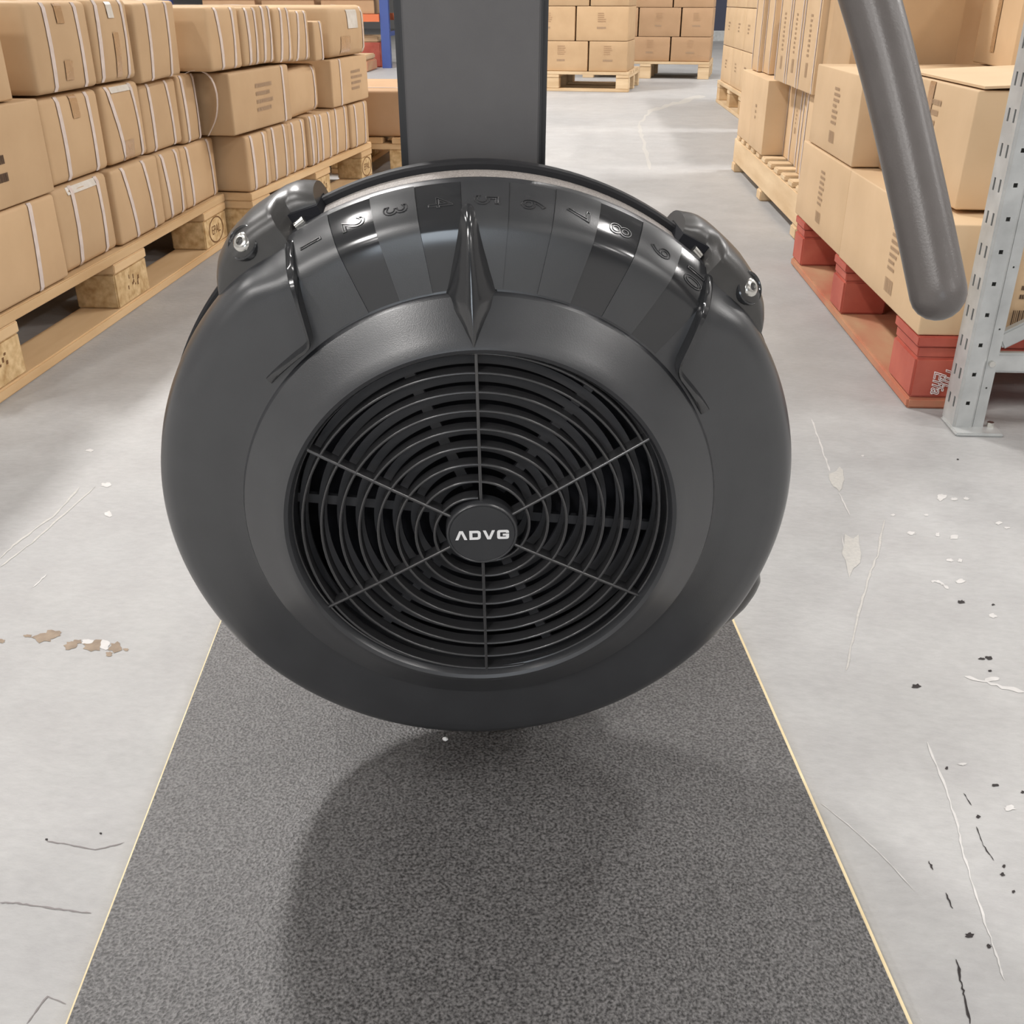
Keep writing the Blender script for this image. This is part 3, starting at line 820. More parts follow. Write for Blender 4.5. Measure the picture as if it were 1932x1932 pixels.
# loose strap bowing out at the corner of the first stack
b = B()
cx0 = Vector((XF + 0.004, 2.80, 0.486))
pp = [Vector((XF + 0.0, 2.80, 0.4765)), Vector((XF + 0.012, 2.85, 0.481)), Vector((XF + 0.034, 2.885, 0.466)), Vector((XF + 0.042, 2.905, 0.420)), Vector((XF + 0.032, 2.908, 0.360)), Vector((XF + 0.006, 2.90, 0.312))]
PP, _ = cr(pp, [1] * 6, 4)
vs = []; fs = []
for p in PP:
    vs += [p + Vector((0, -0.0055, 0.0) ), p + Vector((0, 0.0055, 0.0)), p + Vector((0.0012, 0.0055, 0.001)), p + Vector((0.0012, -0.0055, 0.001))]
for i in range(len(PP) - 1):
    for j in range(4): fs.append((i * 4 + j, i * 4 + (j + 1) % 4, (i + 1) * 4 + (j + 1) % 4, (i + 1) * 4 + j))
tag(mesh('loose_strap', vs, fs, M['strap'], None, 60), 'loose white strap bowing out from the end of the middle carton row', 'strap')

# stack on the second, slightly turned pallet
F2 = ((-0.94, 2.99, 0), R(6.2))
def L2(label, t0, t1, z0, z1, off=0.0, depth=0.76, **k):
    return carton(label, off - depth, off, t0, t1, z0, z1, '+x', frame=F2, group=GL, **k)
row = [0.0, 0.172, 0.349, 0.515, 0.612, 0.772, 0.970, 1.192]
nm = ['with a slack strap and dark end face at the turned pallet corner', 'second from the turned pallet corner', 'third from the turned pallet corner', 'narrow, fourth from the turned pallet corner', 'fifth from the turned pallet corner', 'sixth from the turned pallet corner', 'seventh, at the end beside the lone low carton']
for i in range(7):
    w = row[i + 1] - row[i]
    L2('low strapped carton, ' + nm[i], row[i] + 0.003, row[i + 1] - 0.003, 0.146, 0.300 + 0.004 * (i % 2), -0.004 * (i % 3), straps=((-w * 0.27, 0.03 * (i % 3 - 1)), (w * 0.24, 0.02)), bul=0.006, r=0.016)
L2('large printed carton, middle row of the turned pallet, dark end face', -0.07, 0.374, 0.3095, 0.470, 0.004, straps=((0.165, 0.0),), prints=((printed(4, 0.15, 0.085, 11), 0.02, 0.0, 'ink'),), bul=0.004, r=0.012)
L2('sagging carton with crushed face between two printed cartons', 0.385, 0.700, 0.307, 0.452, -0.02, straps=((0.11, 0.0),), bul=0.016, r=0.03, tilt=(0.03, 0))
L2('printed carton at the end of the middle row, under the glossy taped carton', 0.775, 1.196, 0.307, 0.462, 0.006, straps=((-0.12, 0.0),), prints=((printed(4, 0.13, 0.075, 12), 0.06, -0.005, 'ink'),), bul=0.004, r=0.012)
tops = [(-0.155, 0.046, 0.478, 0.632, 'with reddish end face'), (0.052, 0.170, 0.480, 0.630, 'narrow, next to the reddish-ended one'), (0.176, 0.288, 0.480, 0.634, 'narrow with a creased edge'), (0.294, 0.432, 0.476, 0.628, 'with crossing straps'), (0.438, 0.600, 0.472, 0.618, 'with a domed torn top')]
for i, (t0, t1, z0, z1, d) in enumerate(tops):
    w = t1 - t0
    L2('top row carton of the turned pallet, ' + d, t0, t1, z0, z1, 0.004 * (i % 2), straps=((-w * 0.2, -0.1 + 0.08 * i), (w * 0.25, 0.05)), bul=0.008, r=0.018, mat='card_brown' if i == 5 else 'card')
L2('small short strapped carton in the top row beside the glossy taped carton', 0.612, 0.700, 0.466, 0.585, 0.012, straps=((0.02, -0.1),), bul=0.004, r=0.012)
L2('top carton with a glossy patch of clear tape, at the end of the turned pallet', 0.775, 1.188, 0.466, 0.630, 0.01, straps=((0.16, -0.05),), tapes=((0.03, 0.1, 0.85, 0.12, 'clear_tape'), (-0.06, -0.9, -0.2, 0.10, 'tape')), bul=0.012, r=0.04)
carton('lone low carton with a rounded top edge on the pallet beyond the turned stack', -1.12, -0.690, 4.34, 5.0, 0.146, 0.322, '+x', 'card_brown', r=0.02, bul=0.006, straps=((-0.2, 0),), group=GL)

# ------------------------------------------------------------------ pallets
def block(parent, x0, x1, y0, y1, z0, z1, mat, stamp=None, side='+x'):
    b = B(); b.box(x0, x1, y0, y1, z0, z1)
    o = b.make('block', mat, parent, bevel=0.003)
    if stamp:
        me = text_mesh(stamp, 0.034) if stamp == 'EPAL' else bpy.data.meshes.new('stamp')
        bm = bmesh.new(); bm.from_mesh(me)
        if stamp != 'EPAL':
            g = random.Random(int(y0 * 1000) + 3)
            for i in range(9):
                px, pz = (g.random() - 0.5) * 0.06, (g.random() - 0.5) * 0.03; w_, h_ = 0.003 + 0.004 * g.random(), 0.004 + 0.008 * g.random()
                bm.faces.new([bm.verts.new((px + a * w_, pz + c * h_, 0)) for a, c in ((0, 0), (1, 0), (1.2, 1), (0.1, 1))])
        if stamp == 'EPAL':
            for i in range(24):
                a0_, a1_ = 2 * PI * i / 24, 2 * PI * (i + 1) / 24
                for q0, q1 in ((1.0, 0.90),):
                    p = [bm.verts.new((0.062 * q * math.cos(a), 0.036 * q * math.sin(a), 0)) for q, a in ((q0, a0_), (q0, a1_), (q1, a1_), (q1, a0_))]
                    bm.faces.new(p)
        bm.to_mesh(me); bm.free()
        xs = x1 + 0.0006 if side == '+x' else x0 - 0.0006
        sgn = 1 if side == '+x' else -1
        mt = Matrix(((0, 0, sgn, xs), (sgn, 0, 0, (y0 + y1) / 2), (0, 1, 0, (z0 + z1) / 2), (0, 0, 0, 1)))
        me.transform(mt)
        link('stamp', me, M['stamp'], o)
    return o
def pallet(label, loc, rz, ln, wd, blocks, side=1, group=None, wood='wood', chip='chipwood', stamps=(), bottom=True, hgt=0.144):
    """aisle face at local x=0, body towards -side*x, length along +y"""
    e = empty('pallet', label, 'pallet', loc, rz, group)
    s = -side
    def xr(a, c): return (min(s * a, s * c), max(s * a, s * c))
    k = hgt / 0.144
    for i in range(5):
        w = (wd - 0.04 * 4) / 5; a = i * (w + 0.04)
        b = B(); b.box(*xr(a, a + w), 0, ln, 0.122 * k, hgt); b.make('top_board', M[wood], e, bevel=0.002)
    for y0, y1 in blocks:
        b = B(); b.box(*xr(0, wd), y0, y1, 0.100 * k, 0.1215 * k); b.make('cross_board', M[wood], e, bevel=0.002)
    for i, a in enumerate((0, wd / 2 - 0.05, wd - 0.1)):
        for j, (y0, y1) in enumerate(blocks):
            block(e, *xr(a + 0.003, a + 0.1), y0, y1, (0.022 if bottom else 0.0) * k, 0.0995 * k, M[chip], stamps[j] if (i == 0 and j < len(stamps)) else None, '+x' if side > 0 else '-x')
        if bottom:
            b = B(); b.box(*xr(a, a + 0.1), 0, ln, 0, 0.0215 * k); b.make('bottom_board', M[wood], e, bevel=0.003)
    return e
GP = 'wooden pallets in the warehouse'
pallet('worn wooden pallet with pressed chip blocks under the stencilled and strapped cartons', (XF, 1.56, 0), 0, 1.428, 0.8, ((0.02, 0.20), (0.633, 0.814), (1.236, 1.425)), 1, GP, stamps=('worn', 'worn', 'EPAL'))
pallet('slightly turned wooden pallet under the low row of strapped cartons', (-0.94, 2.99, 0), -R(6.2), 1.21, 0.8, ((0.0, 0.14), (0.55, 0.70), (1.07, 1.21)), 1, GP, stamps=('worn', 'worn', 'EPAL'))
pallet('wooden pallet under the lone low carton beyond the turned stack', (-0.66, 4.31, 0), -R(2), 0.9, 0.6, ((0.0, 0.12), (0.4, 0.5), (0.78, 0.9)), 1, GP, stamps=('EPAL',))

# red pallet
e = empty('red_pallet', 'worn red painted pallet with white chalk scrawl beside the steel upright', 'pallet', (0.6, 1.72, 0))
for y0, y1 in ((0.0, 0.14), (0.53, 0.64), (0.99, 1.1)):
    b = B(); b.box(0.0, 0.95, y0, y1, 0.1135, 0.132); b.make('top_board', M['red'], e, bevel=0.002)
    b = B(); b.box(0.004, 0.95, y0 + 0.004, y1 - 0.004, 0.094, 0.113); b.make('cross_board', M['red'], e, bevel=0.002)
for y0, y1 in ((0.2, 0.3), (0.36, 0.46), (0.7, 0.8), (0.86, 0.95)):
    b = B(); b.box(0.13, 0.95, y0, y1, 0.1135, 0.132); b.make('top_board', M['redwood'], e, bevel=0.002)
for x0 in (0.0, 0.42, 0.85):
    b = B(); b.box(x0, x0 + (0.14 if x0 == 0 else 0.105), 0.0, 1.1, 0.0, 0.02); b.make('bottom_board', M['redwood'], e, bevel=0.004)
    for y0, y1, w in ((0.0, 0.14, 0.14), (0.53, 0.64, 0.1), (0.99, 1.1, 0.1)):
        bl = None
        b = B(); b.box(x0 + 0.002, x0 + w, y0 + 0.002, y1 - 0.002, 0.0205, 0.0935); bl = b.make('block', M['red'], e, bevel=0.004)
        if x0 == 0.0 and y0 == 0.0:
            for k, (tx, dx) in enumerate((('Tiji', 0.066), ('Effa', 0.047))):
                me = text_mesh(tx, 0.030, outline=0.0008, shear=0.3)
                me.transform(Matrix(((0, 1, 0, dx), (0, 0, 1, 0.0), (-1, 0, 0, 0.062 - 0.012 * k), (0, 0, 0, 1))))
                link('chalk_writing', me, M['chalk'], bl)
b = B(); b.box(0.145, 0.415, 0.35, 0.44, 0.0, 0.018); b.make('bottom_cross_board', M['wood'], e, bevel=0.002)
b = B(); b.box(0.145, 0.415, 0.7, 0.8, 0.0, 0.018); b.make('bottom_cross_board', M['wood'], e, bevel=0.002)

# cartons on the red pallet
GR = 'cartons on the red pallet'
def RC(label, x0, x1, y0, y1, z0, z1, **k):
    k.setdefault('mat', 'card_pale')
    return carton(label, x0, x1, y0, y1, z0, z1, '-x', group=GR, **k)
def side_print(seed, s=1.0): return printed(7, 0.055 * s, 0.085 * s, seed, (-0.03 * s, -0.078 * s, 0.05 * s, 0.026 * s))
RC('lower carton with a barcode at the corner by the steel upright, on the red pallet', 0.598, 1.16, 1.725, 2.318, 0.133, 0.320, r=0.005, bul=0.002, prints=((side_print(21), 0.10, 0.006, 'ink'), (printed(2, 0.05, 0.03, 22, (-0.03, -0.055, 0.06, 0.028)), -0.10, -0.02, 'ink_dark', '-y')))
RC('lower carton at the far end of the red pallet, under the upper barcoded carton', 0.600, 1.16, 2.325, 2.845, 0.133, 0.319, r=0.006, bul=0.003, prints=((side_print(23), 0.02, 0.012, 'ink'),))
RC('upper carton with barcode set over the lower one, beside the tall flat cartons', 0.603, 1.05, 2.345, 2.800, 0.322, 0.505, r=0.005, bul=0.002, prints=((side_print(24), 0.02, 0.012, 'ink'),))
RC('upper carton with folded flaps and taped print, behind the grey handle', 0.652, 1.12, 1.815, 2.255, 0.3255, 0.5145, r=0.006, bul=0.002, tapes=((-0.01, 0.3, 1.0, 0.032, 'tape'),), prints=((printed(4, 0.09, 0.07, 25), 0.02, 0.03, 'ink'),), tilt=(0, 0.01))
b = B()
flap = mesh('carton_flap', [(0, 0, 0), (0, 0.44, 0), (0.23, 0.44, 0.012), (0.23, 0, 0.012), (0, 0, 0.004), (0, 0.44, 0.004), (0.23, 0.44, 0.016), (0.23, 0, 0.016)], [(0, 1, 2, 3), (4, 7, 6, 5), (0, 4, 5, 1), (1, 5, 6, 2), (2, 6, 7, 3), (3, 7, 4, 0)], M['card_pale'])
fl_par = [o for o in COL.objects if o.get('label', '').startswith('upper carton with folded flaps')][0]
flap.parent = fl_par; flap.location = (-0.226, -0.222, 0.1915)
RC('filler carton behind the upper cartons, flush with their tops', 0.66, 1.05, 2.262, 2.338, 0.322, 0.500, r=0.005, bul=0.001, mat='card_brown')
# taller cartons behind
RC('big brown carton standing behind the upper cartons, shaded front', 0.690, 0.955, 2.850, 3.10, 0.140, 0.78, r=0.006, bul=0.002, mat='card')
RC('tall carton with two tape seams beside the dark gap, right of the big brown one', 0.985, 1.30, 2.53, 2.84, 0.508, 0.80, r=0.006, bul=0.003, mat='card_pale', tapes=((0.0, -0.8, 0.2, 0.03, 'tape', '-x'),), rz=R(-4))

# wooden slatted pallet with tall flat cartons
e = empty('slatted_pallet', 'pale new wooden pallet with deep side plank and close cross slats', 'pallet', (0.672, 3.13, 0))
b = B(); b.box(0.0, 0.022, 0.0, 1.42, 0.036, 0.128); b.make('side_plank', M['wood_pale'], e, bevel=0.003)
b = B(); b.box(0.70, 0.722, 0.0, 1.42, 0.036, 0.128); b.make('side_plank', M['wood_pale'], e, bevel=0.003)
for i in range(11):
    y = 0.02 + i * 0.128
    b = B(); b.box(0.0, 0.722, y, y + 0.072, 0.1285, 0.146); b.make('slat', M['wood_pale'], e, bevel=0.003)
for y in (0.0, 0.66, 1.34):
    for x in (0.0, 0.62):
        b = B(); b.box(x - 0.004, x + 0.1, y, y + 0.08, 0.0, 0.0355); b.make('foot', M['wood_pale'], e, bevel=0.004)
GT = 'tall flat cartons on the slatted pallet'
def TC(label, x0, x1, y0, y1, z0, z1, **k):
    k.setdefault('mat', 'card_pale')
    return carton(label, x0, x1, y0, y1, z0, z1, '-x', group=GT, r=0.004, bul=0.001, **k)
lines = lambda hy: ((-hy * 0.86, -1, 1, 0.012, 'strap'), (hy * 0.86, -1, 1, 0.010, 'strap'))
TC('wide lower carton with shaded end at the far half of the slatted pallet', 0.670, 1.32, 3.870, 4.18, 0.147, 0.395, prints=((printed(3, 0.03, 0.06, 31), -0.05, 0.0, 'ink'),))
TC('lower carton at the far end of the slatted pallet', 0.672, 1.32, 4.185, 4.50, 0.147, 0.395)
for i, (a, c, x) in enumerate(((3.742, 3.866, 0.745), (3.612, 3.738, 0.742), (3.480, 3.608, 0.738), (3.345, 3.476, 0.720), (3.150, 3.340, 0.702))):
    TC(['lower flat carton beside the shaded end of the wide one', 'second lower flat carton from the wide shaded-ended one', 'third lower flat carton from the wide shaded-ended one', 'fourth lower flat carton, print near its top, from the wide shaded-ended one', 'lower flat carton nearest the red pallet'][i], x, 1.32, a, c, 0.147, 0.398, tapes=lines((c - a) / 2), prints=((printed(4, 0.02, 0.05, 33 + i, (-0.012, -0.05, 0.024, 0.02)), 0.0, 0.02, 'ink'),) if i in (1, 3) else ())
for i, (a, c) in enumerate(((3.640, 3.845), (3.448, 3.632), (3.205, 3.440))):
    TC(['upper tall carton with pale edge strips, farthest of three over the open shaded gap', 'upper tall carton with pale edge strips, middle of three over the open shaded gap', 'upper tall carton with pale edge strips, next to the barcoded cartons'][i], 0.682, 1.32, a, c, 0.401, 0.86, tapes=lines((c - a) / 2), prints=((printed(9, 0.032, 0.12, 41 + i, (-0.016, -0.11, 0.034, 0.04)), 0.0, -0.08, 'ink'),))
TC('upper tall carton with a shaded front just behind the big brown carton', 0.700, 1.32, 3.108, 3.198, 0.401, 0.86, mat='card')
for i, (a, c, x) in enumerate(((3.860, 4.00, 0.72), (4.005, 4.14, 0.735), (4.145, 4.30, 0.715), (4.305, 4.48, 0.70))):
    TC(['upper carton with a short lower edge, first past the pale-edged three', 'upper carton, second past the pale-edged three', 'upper carton, third past the pale-edged three', 'upper carton at the far end of the slatted pallet'][i], x, 1.32, a, c, 0.398, (0.60, 0.58, 0.86, 0.86)[i] if i < 2 else 0.86, tapes=lines((c - a) / 2))

# farther stack on the same side
GF = 'farther cartons past the slatted pallet'
pallet('wooden pallet under the farther stack past the slatted pallet', (0.985, 6.05, 0), 0, 1.7, 0.8, ((0.0, 0.14), (0.52, 0.64), (1.04, 1.16), (1.56, 1.70)), -1, GP, wood='wood_pale', chip='wood')
ys = [6.05, 6.42, 6.80, 7.22, 7.72]
for r_, (z0, z1) in enumerate(((0.146, 0.368), (0.371, 0.60), (0.603, 0.83))):
    for i in range(4):
        carton(['lower', 'middle', 'top'][r_] + ' pale carton, ' + ['first', 'second', 'third', 'fourth'][i] + ' along the farther stack past the slatted pallet', 1.0, 1.6, ys[i] + 0.004, ys[i + 1] - 0.004, z0, z1, '-x', 'card_pale', r=0.006, bul=0.003, prints=((printed(3, 0.09, 0.06, 60 + r_ * 4 + i), 0.0, 0.0, 'ink'),), group=GF)
pallet('wooden pallet under the cartons between the slatted pallet and the farther stack', (0.86, 4.75, 0), R(-3), 1.15, 0.8, ((0.0, 0.14), (0.5, 0.64), (1.01, 1.15)), -1, GP, wood='wood_pale', chip='wood')
for r_, (z0, z1) in enumerate(((0.146, 0.40), (0.403, 0.66))):
    for i in range(3):
        carton(['lower', 'upper'][r_] + ' pale carton, ' + ['first', 'second', 'third'][i] + ' past the slatted pallet', 0.885 + 0.018 * i, 1.5, 4.78 + 0.38 * i, 5.14 + 0.38 * i, z0, z1, '-x', 'card_pale', r=0.006, bul=0.003, prints=((printed(2, 0.08, 0.05, 80 + r_ * 3 + i), 0.0, 0.03, 'ink'),), group=GF)

# ------------------------------------------------------------------ steel rack upright
e = empty('rack_frame', 'galvanised steel rack frame with punched upright, cross beam and diagonal brace', 'rack', (0.65, 1.622, 0))
def perf(name, u0, u1, z0, z1, holes, to, mat, parent):
    """flat plate in (u, z) with rows of rectangular holes; holes: (u centre, half u, half z, first z, pitch, slant)"""
    us = sorted(set([u0, u1] + [h[0] - h[1] for h in holes] + [h[0] + h[1] for h in holes]))
    vs = []; fs = []
    for k in range(len(us) - 1):
        ua, ub = us[k], us[k + 1]; uc = (ua + ub) / 2
        hit = [h for h in holes if abs(uc - h[0]) < h[1]]
        segs = []
        if hit:
            h = hit[0]; z = z0; c = h[3]
            while c < z1:
                segs.append((z, c - h[2])); z = c + h[2]; c += h[4]
            segs.append((z, z1))
        else: segs = [(z0, z1)]
        for za, zb in segs:
            i = len(vs); vs += [to(ua, za), to(ub, za), to(ub, zb), to(ua, zb)]; fs.append((i, i + 1, i + 2, i + 3))
    me = bpy.data.meshes.new(name); me.from_pydata(vs, [], fs); me.update()
    o = link(name, me, mat, parent)
    md = o.modifiers.new('thick', 'SOLIDIFY'); md.thickness = 0.0018; md.offset = 0
    return o
ZT = 2.4
perf('front_face', 0.003, 0.028, 0.006, ZT, ((0.0155, 0.0032, 0.0032, 0.049, 0.05),), lambda u, z: (u, 0.0, z), M['galv'], e)
perf('front_flange', 0.033, 0.050, 0.006, ZT, ((0.0415, 0.0014, 0.0014, 0.075, 0.10),), lambda u, z: (u, 0.004, z), M['galv'], e)
b = B(); b.add([(0.028, 0, 0.006), (0.033, 0.004, 0.006), (0.033, 0.004, ZT), (0.028, 0, ZT)], [(0, 1, 2, 3)]); b.make('fold', M['galv'], e)
perf('side_face', 0.003, 0.055, 0.006, ZT, ((0.017, 0.0034, 0.0095, 0.045, 0.05), (0.040, 0.0034, 0.0095, 0.045, 0.05)), lambda u, z: (0.0, u, z), M['galv'], e)
b = B(); b.add([(0.003, 0, 0.006), (0.0, 0.003, 0.006), (0.0, 0.003, ZT), (0.003, 0, ZT)], [(0, 1, 2, 3)])
b.add([(0.05, 0.004, 0.006), (0.05, 0.055, 0.006), (0.05, 0.055, ZT), (0.05, 0.004, ZT)], [(0, 1, 2, 3)])
b.add([(0.0, 0.055, 0.006), (0.05, 0.055, 0.006), (0.05, 0.055, ZT), (0.0, 0.055, ZT)], [(0, 1, 2, 3)]); b.make('back_face', M['galv'], e)
b = B(); b.box(-0.004, 0.074, -0.028, 0.052, 0.0, 0.006); fp = b.make('foot_plate', M['galv'], e, bevel=0.002)
b = B(); b.tube([(0.062, 0.005, 0.006), (0.062, 0.005, 0.014)], 0.006, 6); b.make('bolt', M['bolt'], fp)
b = B(); b.box(0.045, 0.95, 0.012, 0.030, 0.098, 0.132); b.make('cross_beam', M['galv'], e, bevel=0.004)
b = B(); b.tube([(0.040, 0.003, 0.118), (0.040, -0.004, 0.118)], 0.005, 8); b.make('bolt', M['bolt'], e)
b = B()
d0, d1 = Vector((0.052, 0.021, 0.150)), Vector((0.95, 0.021, 0.68))
t = (d1 - d0).normalized(); w = Vector((0, 1, 0)).cross(t) * 0.014
q = [d0 - w + Vector((0, -0.009, 0)), d1 - w + Vector((0, -0.009, 0)), d1 + w + Vector((0, -0.009, 0)), d0 + w + Vector((0, -0.009, 0)), d0 - w + Vector((0, 0.009, 0)), d1 - w + Vector((0, 0.009, 0)), d1 + w + Vector((0, 0.009, 0)), d0 + w + Vector((0, 0.009, 0))]
b.add(q, [(0, 1, 2, 3), (4, 7, 6, 5), (0, 4, 5, 1), (1, 5, 6, 2), (2, 6, 7, 3), (3, 7, 4, 0)])
b.make('diagonal_brace', M['galv'], e, bevel=0.003)
b = B(); b.box(0.93, 0.98, 0.0, 0.055, 0.0, ZT); b.make('rear_upright', M['galv'], e, bevel=0.002)

# ------------------------------------------------------------------ stacks at the end of the aisle
def end_stack(loc, rz, rows, label, group, pw, mats, bot=True):
    pl_ = (loc[0] - pw * math.cos(rz), loc[1] - pw * math.sin(rz), 0)
    p = pallet('wooden pallet under the ' + label, pl_, rz - PI / 2, pw, 0.8, ((0, 0.1), (pw / 2 - 0.05, pw / 2 + 0.05), (pw - 0.1, pw)), 1, GP, wood='wood_pale', chip='wood_pale', bottom=bot)
    for r_, (z0, z1, spl) in enumerate(rows):
        for i in range(len(spl) - 1):
            cx = (spl[i] + spl[i + 1]) / 2; w = spl[i + 1] - spl[i] - 0.012
            px, py = cx, 0.28
            X = loc[0] + px * math.cos(rz) - py * math.sin(rz); Y = loc[1] + px * math.sin(rz) + py * math.cos(rz)
            carton(['bottom', 'second', 'third', 'fourth'][r_] + ' row carton, ' + ['first', 'second', 'third', 'fourth'][len(spl) - 2 - i] + ' from the outer edge of the ' + label,
                   X - w / 2, X + w / 2, Y - 0.26, Y + 0.26, z0, z1, '-y', mats[(i + r_) % len(mats)], r=0.008, bul=0.003, rz=rz, group=group, prints=((printed(1, 0.08, 0.028, 100 + r_ * 10 + i), 0.0, -0.035, 'ink'), (printed(5, 0.07, 0.07, 140 + r_ * 10 + i), 0.0, 0.04, 'card_brown')))
end_stack((0.40, 8.52, 0), R(-9), ((0.146, 0.358, (-1.15, -0.74, -0.325, -0.015)), (0.361, 0.60, (-1.2, -0.86, -0.43, -0.02)), (0.603, 0.83, (-1.15, -0.74, -0.325, -0.02))), 'nearer carton stack closing the aisle', 'nearer end stack', 1.2, ['card'])
end_stack((1.185, 9.98, 0), R(-9), ((0.146, 0.345, (-1.1, -0.72, -0.36, 0.0)), (0.348, 0.58, (-1.0, -0.66, -0.28, 0.0)), (0.583, 0.80, (-1.1, -0.72, -0.36, 0.0))), 'farther carton stack closing the aisle', 'farther end stack', 1.15, ['card_brown'], False)

# blue and orange storage rack with bundles far down the aisle
e = empty('storage_rack', 'blue and orange storage rack far down the aisle', 'rack', (-2.0, 11.5, 0))
for x in (0.0, -2.6):
    for y in (0.0, 0.9):
        b = B(); b.box(x - 0.045, x + 0.045, y - 0.04, y + 0.04, 0, 2.6); b.make('upright', M['blue'], e)
for z in (0.44, 0.66, 1.4):
    for y in (-0.05, 0.95):
        b = B(); b.box(-2.55, -0.05, y - 0.02, y + 0.02, z, z + 0.07); b.make('beam', M['orange'], e)
for z in (0.3, 0.9):
    b = B(); b.box(-0.02, 0.02, 0.03, 0.87, z, z + 0.04); b.make('end_brace', M['blue'], e)
for i, (x0, x1, y0, z0, z1, m_, lb) in enumerate(((-2.9, -2.08, 10.80, 0.0, 0.10, 'redwood', 'bundle of reddish boards lying on the floor by the blue rack'), (-2.88, -2.1, 10.82, 0.101, 0.15, 'card_pale', 'flat pale carton lying on the reddish boards'), (-2.9, -2.08, 11.60, 0.0, 0.24, 'red', 'red crate on the floor inside the blue rack'), (-2.88, -2.1, 11.62, 0.241, 0.30, 'card_pale', 'pale flat board on the red crate'))):
    b = B(); b.box(x0, x1, y0, y0 + 0.55, z0, z1)
    tag(b.make('bundle', M[m_], None, bevel=0.01, loc=None), lb, 'bundle')
for i in range(3):
    carton('brown carton on the lower beam of the blue rack, ' + ['first', 'second', 'third'][i] + ' from its outer upright', -2.10 - 0.62 * i - 0.55, -2.10 - 0.62 * i, 11.46, 12.4, 0.512, 0.655, '-y', 'card_brown', group='cartons in the blue rack')
# dark goods far behind
e = empty('far_shelf', 'dark navy shelving with pale base in the gap past the end stacks', 'shelf', (2.75, 19.5, 0))
b = B(); b.box(-0.7, 0.9, 0, 0.8, 0.16, 2.2); b.make('shelf_body', M['navy'], e)
b = B(); b.box(-0.72, 0.92, -0.03, 0.83, 0.0, 0.16); b.make('shelf_base', M['galv'], e)
b = B(); b.box(0.25, 0.35, -0.06, 0.0, 0.1, 2.2); b.make('post', simple('pink_sheet', (0.6, 0.42, 0.45), 0.5), e)

# ------------------------------------------------------------------ floor marks
def blob(u, v, du, dv, mat, seed, name='paint_chip', n=14, jag=0.35):
    g = random.Random(seed)
    c = on_floor(u, v)
    pts = []
    for i in range(n):
        a = 2 * PI * i / n
        k = 1 + jag * (g.random() - 0.5) * 2
        p = on_floor(u + du * math.cos(a) * k, v + dv * math.sin(a) * k); pts.append((p.x, p.y, 0.0004))
    vs = [(c.x, c.y, 0.0005)] + pts
    fs = [(0, 1 + (i + 1) % n, 1 + i) for i in range(n)]
    o = mesh(name, vs, fs, M[mat], floor)
    return o
def line(pts, wpx, mat, name='scratch', seed=0):
    g = random.Random(seed); vs = []; fs = []
    P = []
    for i in range(len(pts) - 1):
        for s in range(6):
            t = s / 6; P.append((pts[i][0] * (1 - t) + pts[i + 1][0] * t, pts[i][1] * (1 - t) + pts[i + 1][1] * t))
    P.append(pts[-1])
    for i, (u, v) in enumerate(P):
        a = P[min(i + 1, len(P) - 1)]; c = P[max(i - 1, 0)]
        L_ = math.hypot(a[0] - c[0], a[1] - c[1]) or 1
        nx, ny = -(a[1] - c[1]) / L_, (a[0] - c[0]) / L_
        w = wpx / 2 * (0.4 + 0.9 * g.random()) * (0.3 if i in (0, len(P) - 1) else 1)
        j = (g.random() - 0.5) * wpx * 0.7
        for s in (-1, 1):
            p = on_floor(u + nx * (w * s + j), v + ny * (w * s + j)); vs.append((p.x, p.y, 0.0004))
    for i in range(len(P) - 1): fs.append((2 * i, 2 * i + 1, 2 * i + 3, 2 * i + 2))
    return mesh(name, vs, fs, M[mat], floor)
for i, (u, v, du, dv) in enumerate(((80, 1203, 22, 9), (102, 1197, 16, 8), (133, 1218, 11, 8), (147, 1211, 8, 4), (176, 1219, 19, 11), (218, 1222, 12, 9), (206, 1234, 7, 4), (52, 1200, 7, 3), (4, 1210, 5, 4), (238, 1226, 5, 3))):
    blob(u, v, du, dv, 'chip_brown', 200 + i)
for i, (u, v, du, dv) in enumerate(((197, 1217, 9, 8), (165, 1211, 10, 5), (170, 850, 8, 3), (200, 915, 9, 4), (205, 970, 6, 5))):
    blob(u, v, du, dv, 'chip_white', 230 + i, 'scuff')
for i, (u, v, du, dv) in enumerate(((1813, 1136, 7, 3), (1874, 1141, 3, 2), (1866, 1242, 7, 4), (1852, 1243, 6, 2), (1868, 1266, 3, 2), (1729, 1295, 8, 4), (1807, 867, 2, 1.5), (1786, 1450, 3, 3), (1846, 1541, 4, 3), (1891, 1650, 5, 3), (1912, 1683, 3, 3), (1829, 1765, 8, 5), (1866, 1786, 4, 4), (1894, 1635, 3, 3), (1930, 1495, 4, 3), (190, 1573, 2, 2), (88, 1584, 3, 2), (1877, 1482, 6, 3))):
    blob(u, v, du, dv, 'chip_black', 260 + i, 'dark_spot')
for i, (u, v, du, dv) in enumerate(((1776, 938, 9, 7), (1800, 942, 6, 3), (1823, 941, 5, 3), (1719, 1006, 8, 3), (1769, 1009, 4, 4), (1800, 1014, 8, 4), (1748, 972, 4, 2), (1684, 972, 4, 2), (1793, 1057, 6, 3), (1812, 1058, 5, 3), (1813, 1097, 9, 4), (1884, 987, 6, 3), (1900, 996, 5, 2), (1872, 1162, 8, 4), (1628, 860, 3, 2), (1815, 1442, 8, 3), (1905, 1525, 11, 5), (1870, 1282, 14, 4))):
    blob(u, v, du, dv, 'chip_white', 300 + i, 'scuff')
blob(1580, 905, 14, 20, 'chip_cream', 340, 'scuff', jag=0.28)
blob(1607, 1045, 17, 38, 'chip_cream', 341, 'scuff', jag=0.28)
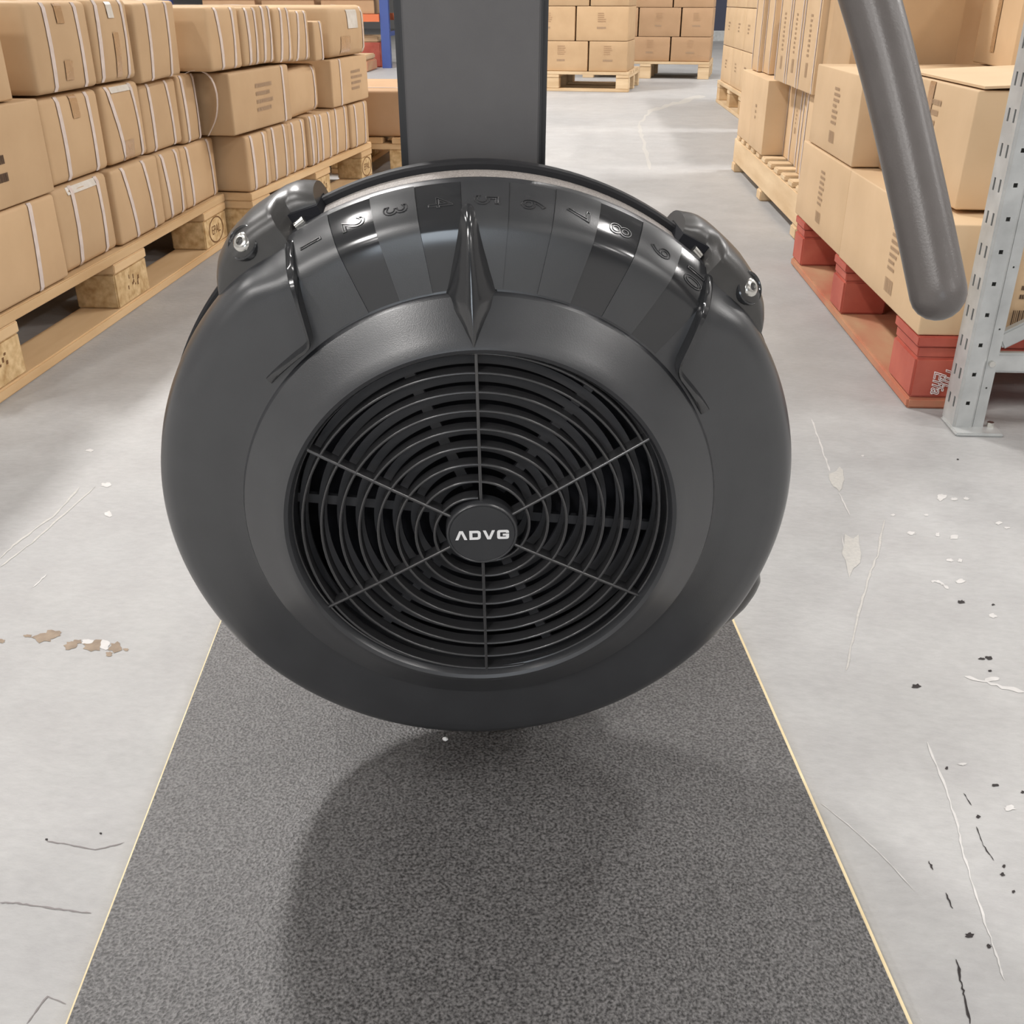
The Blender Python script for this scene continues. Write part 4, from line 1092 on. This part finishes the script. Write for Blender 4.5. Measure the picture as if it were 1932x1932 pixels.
line([(1531, 790), (1550, 845), (1566, 890)], 3, 'chip_white', seed=1)
line([(1583, 930), (1603, 972)], 2.5, 'chip_white', seed=2)
line([(1588, 1010), (1603, 1090)], 3, 'chip_white', seed=3)
line([(1668, 980), (1655, 1050), (1640, 1085), (1622, 1150), (1605, 1220), (1597, 1265)], 4, 'chip_cream', seed=4)
line([(1750, 1400), (1785, 1490), (1807, 1560), (1818, 1610), (1832, 1660), (1858, 1740), (1880, 1800), (1895, 1850)], 4, 'chip_white', seed=5)
line([(1548, 1515), (1600, 1556), (1660, 1610), (1725, 1680)], 2, 'chip_white', seed=6)
line([(1820, 1278), (1870, 1290), (1932, 1308)], 6, 'chip_white', seed=7)
line([(1805, 1810), (1812, 1850), (1820, 1880), (1830, 1932)], 5, 'chip_black', seed=8)
line([(1752, 1625), (1760, 1642)], 4, 'chip_black', seed=9)
line([(1784, 1685), (1797, 1715)], 3, 'chip_black', seed=10)
line([(1842, 1560), (1855, 1595), (1875, 1625)], 2, 'chip_black', seed=11)
line([(1818, 1497), (1833, 1520)], 2, 'chip_black', seed=12)
line([(1757, 1096), (1775, 1100), (1790, 1110)], 5, 'chip_white', seed=13)
line([(0, 1703), (30, 1704), (70, 1710), (120, 1717), (172, 1724)], 3, 'crackm', 'crack', 14)
line([(88, 1588), (120, 1592), (180, 1604), (235, 1590)], 2, 'crackm', 'crack', 15)
line([(125, 1895), (90, 1880), (50, 1932)], 3, 'crackm', 'crack', 16)
line([(150, 920), (100, 975), (30, 1025), (0, 1055)], 3, 'chip_cream', seed=17)
line([(180, 918), (110, 980), (60, 1025), (0, 1070)], 3, 'chip_cream', seed=18)
line([(88, 1085), (62, 1108)], 3, 'chip_white', seed=19)
line([(1225, 320), (1212, 260), (1205, 235), (1225, 212), (1270, 195), (1330, 180)], 7, 'chip_cream', seed=20)

# small white crumb on the platform
sp = on_floor(839, 1396, PT + 0.0012)
b = B(); b.tube([(0, 0, 0), (0.0006, 0.0002, 0.0012), (0.0003, 0, 0.0026)], [0.0028, 0.0031, 0.0012], 7)
tag(b.make('crumb', M['white_print'], None, 30, loc=sp), 'small white crumb lying on the black platform under the fan', 'crumb')
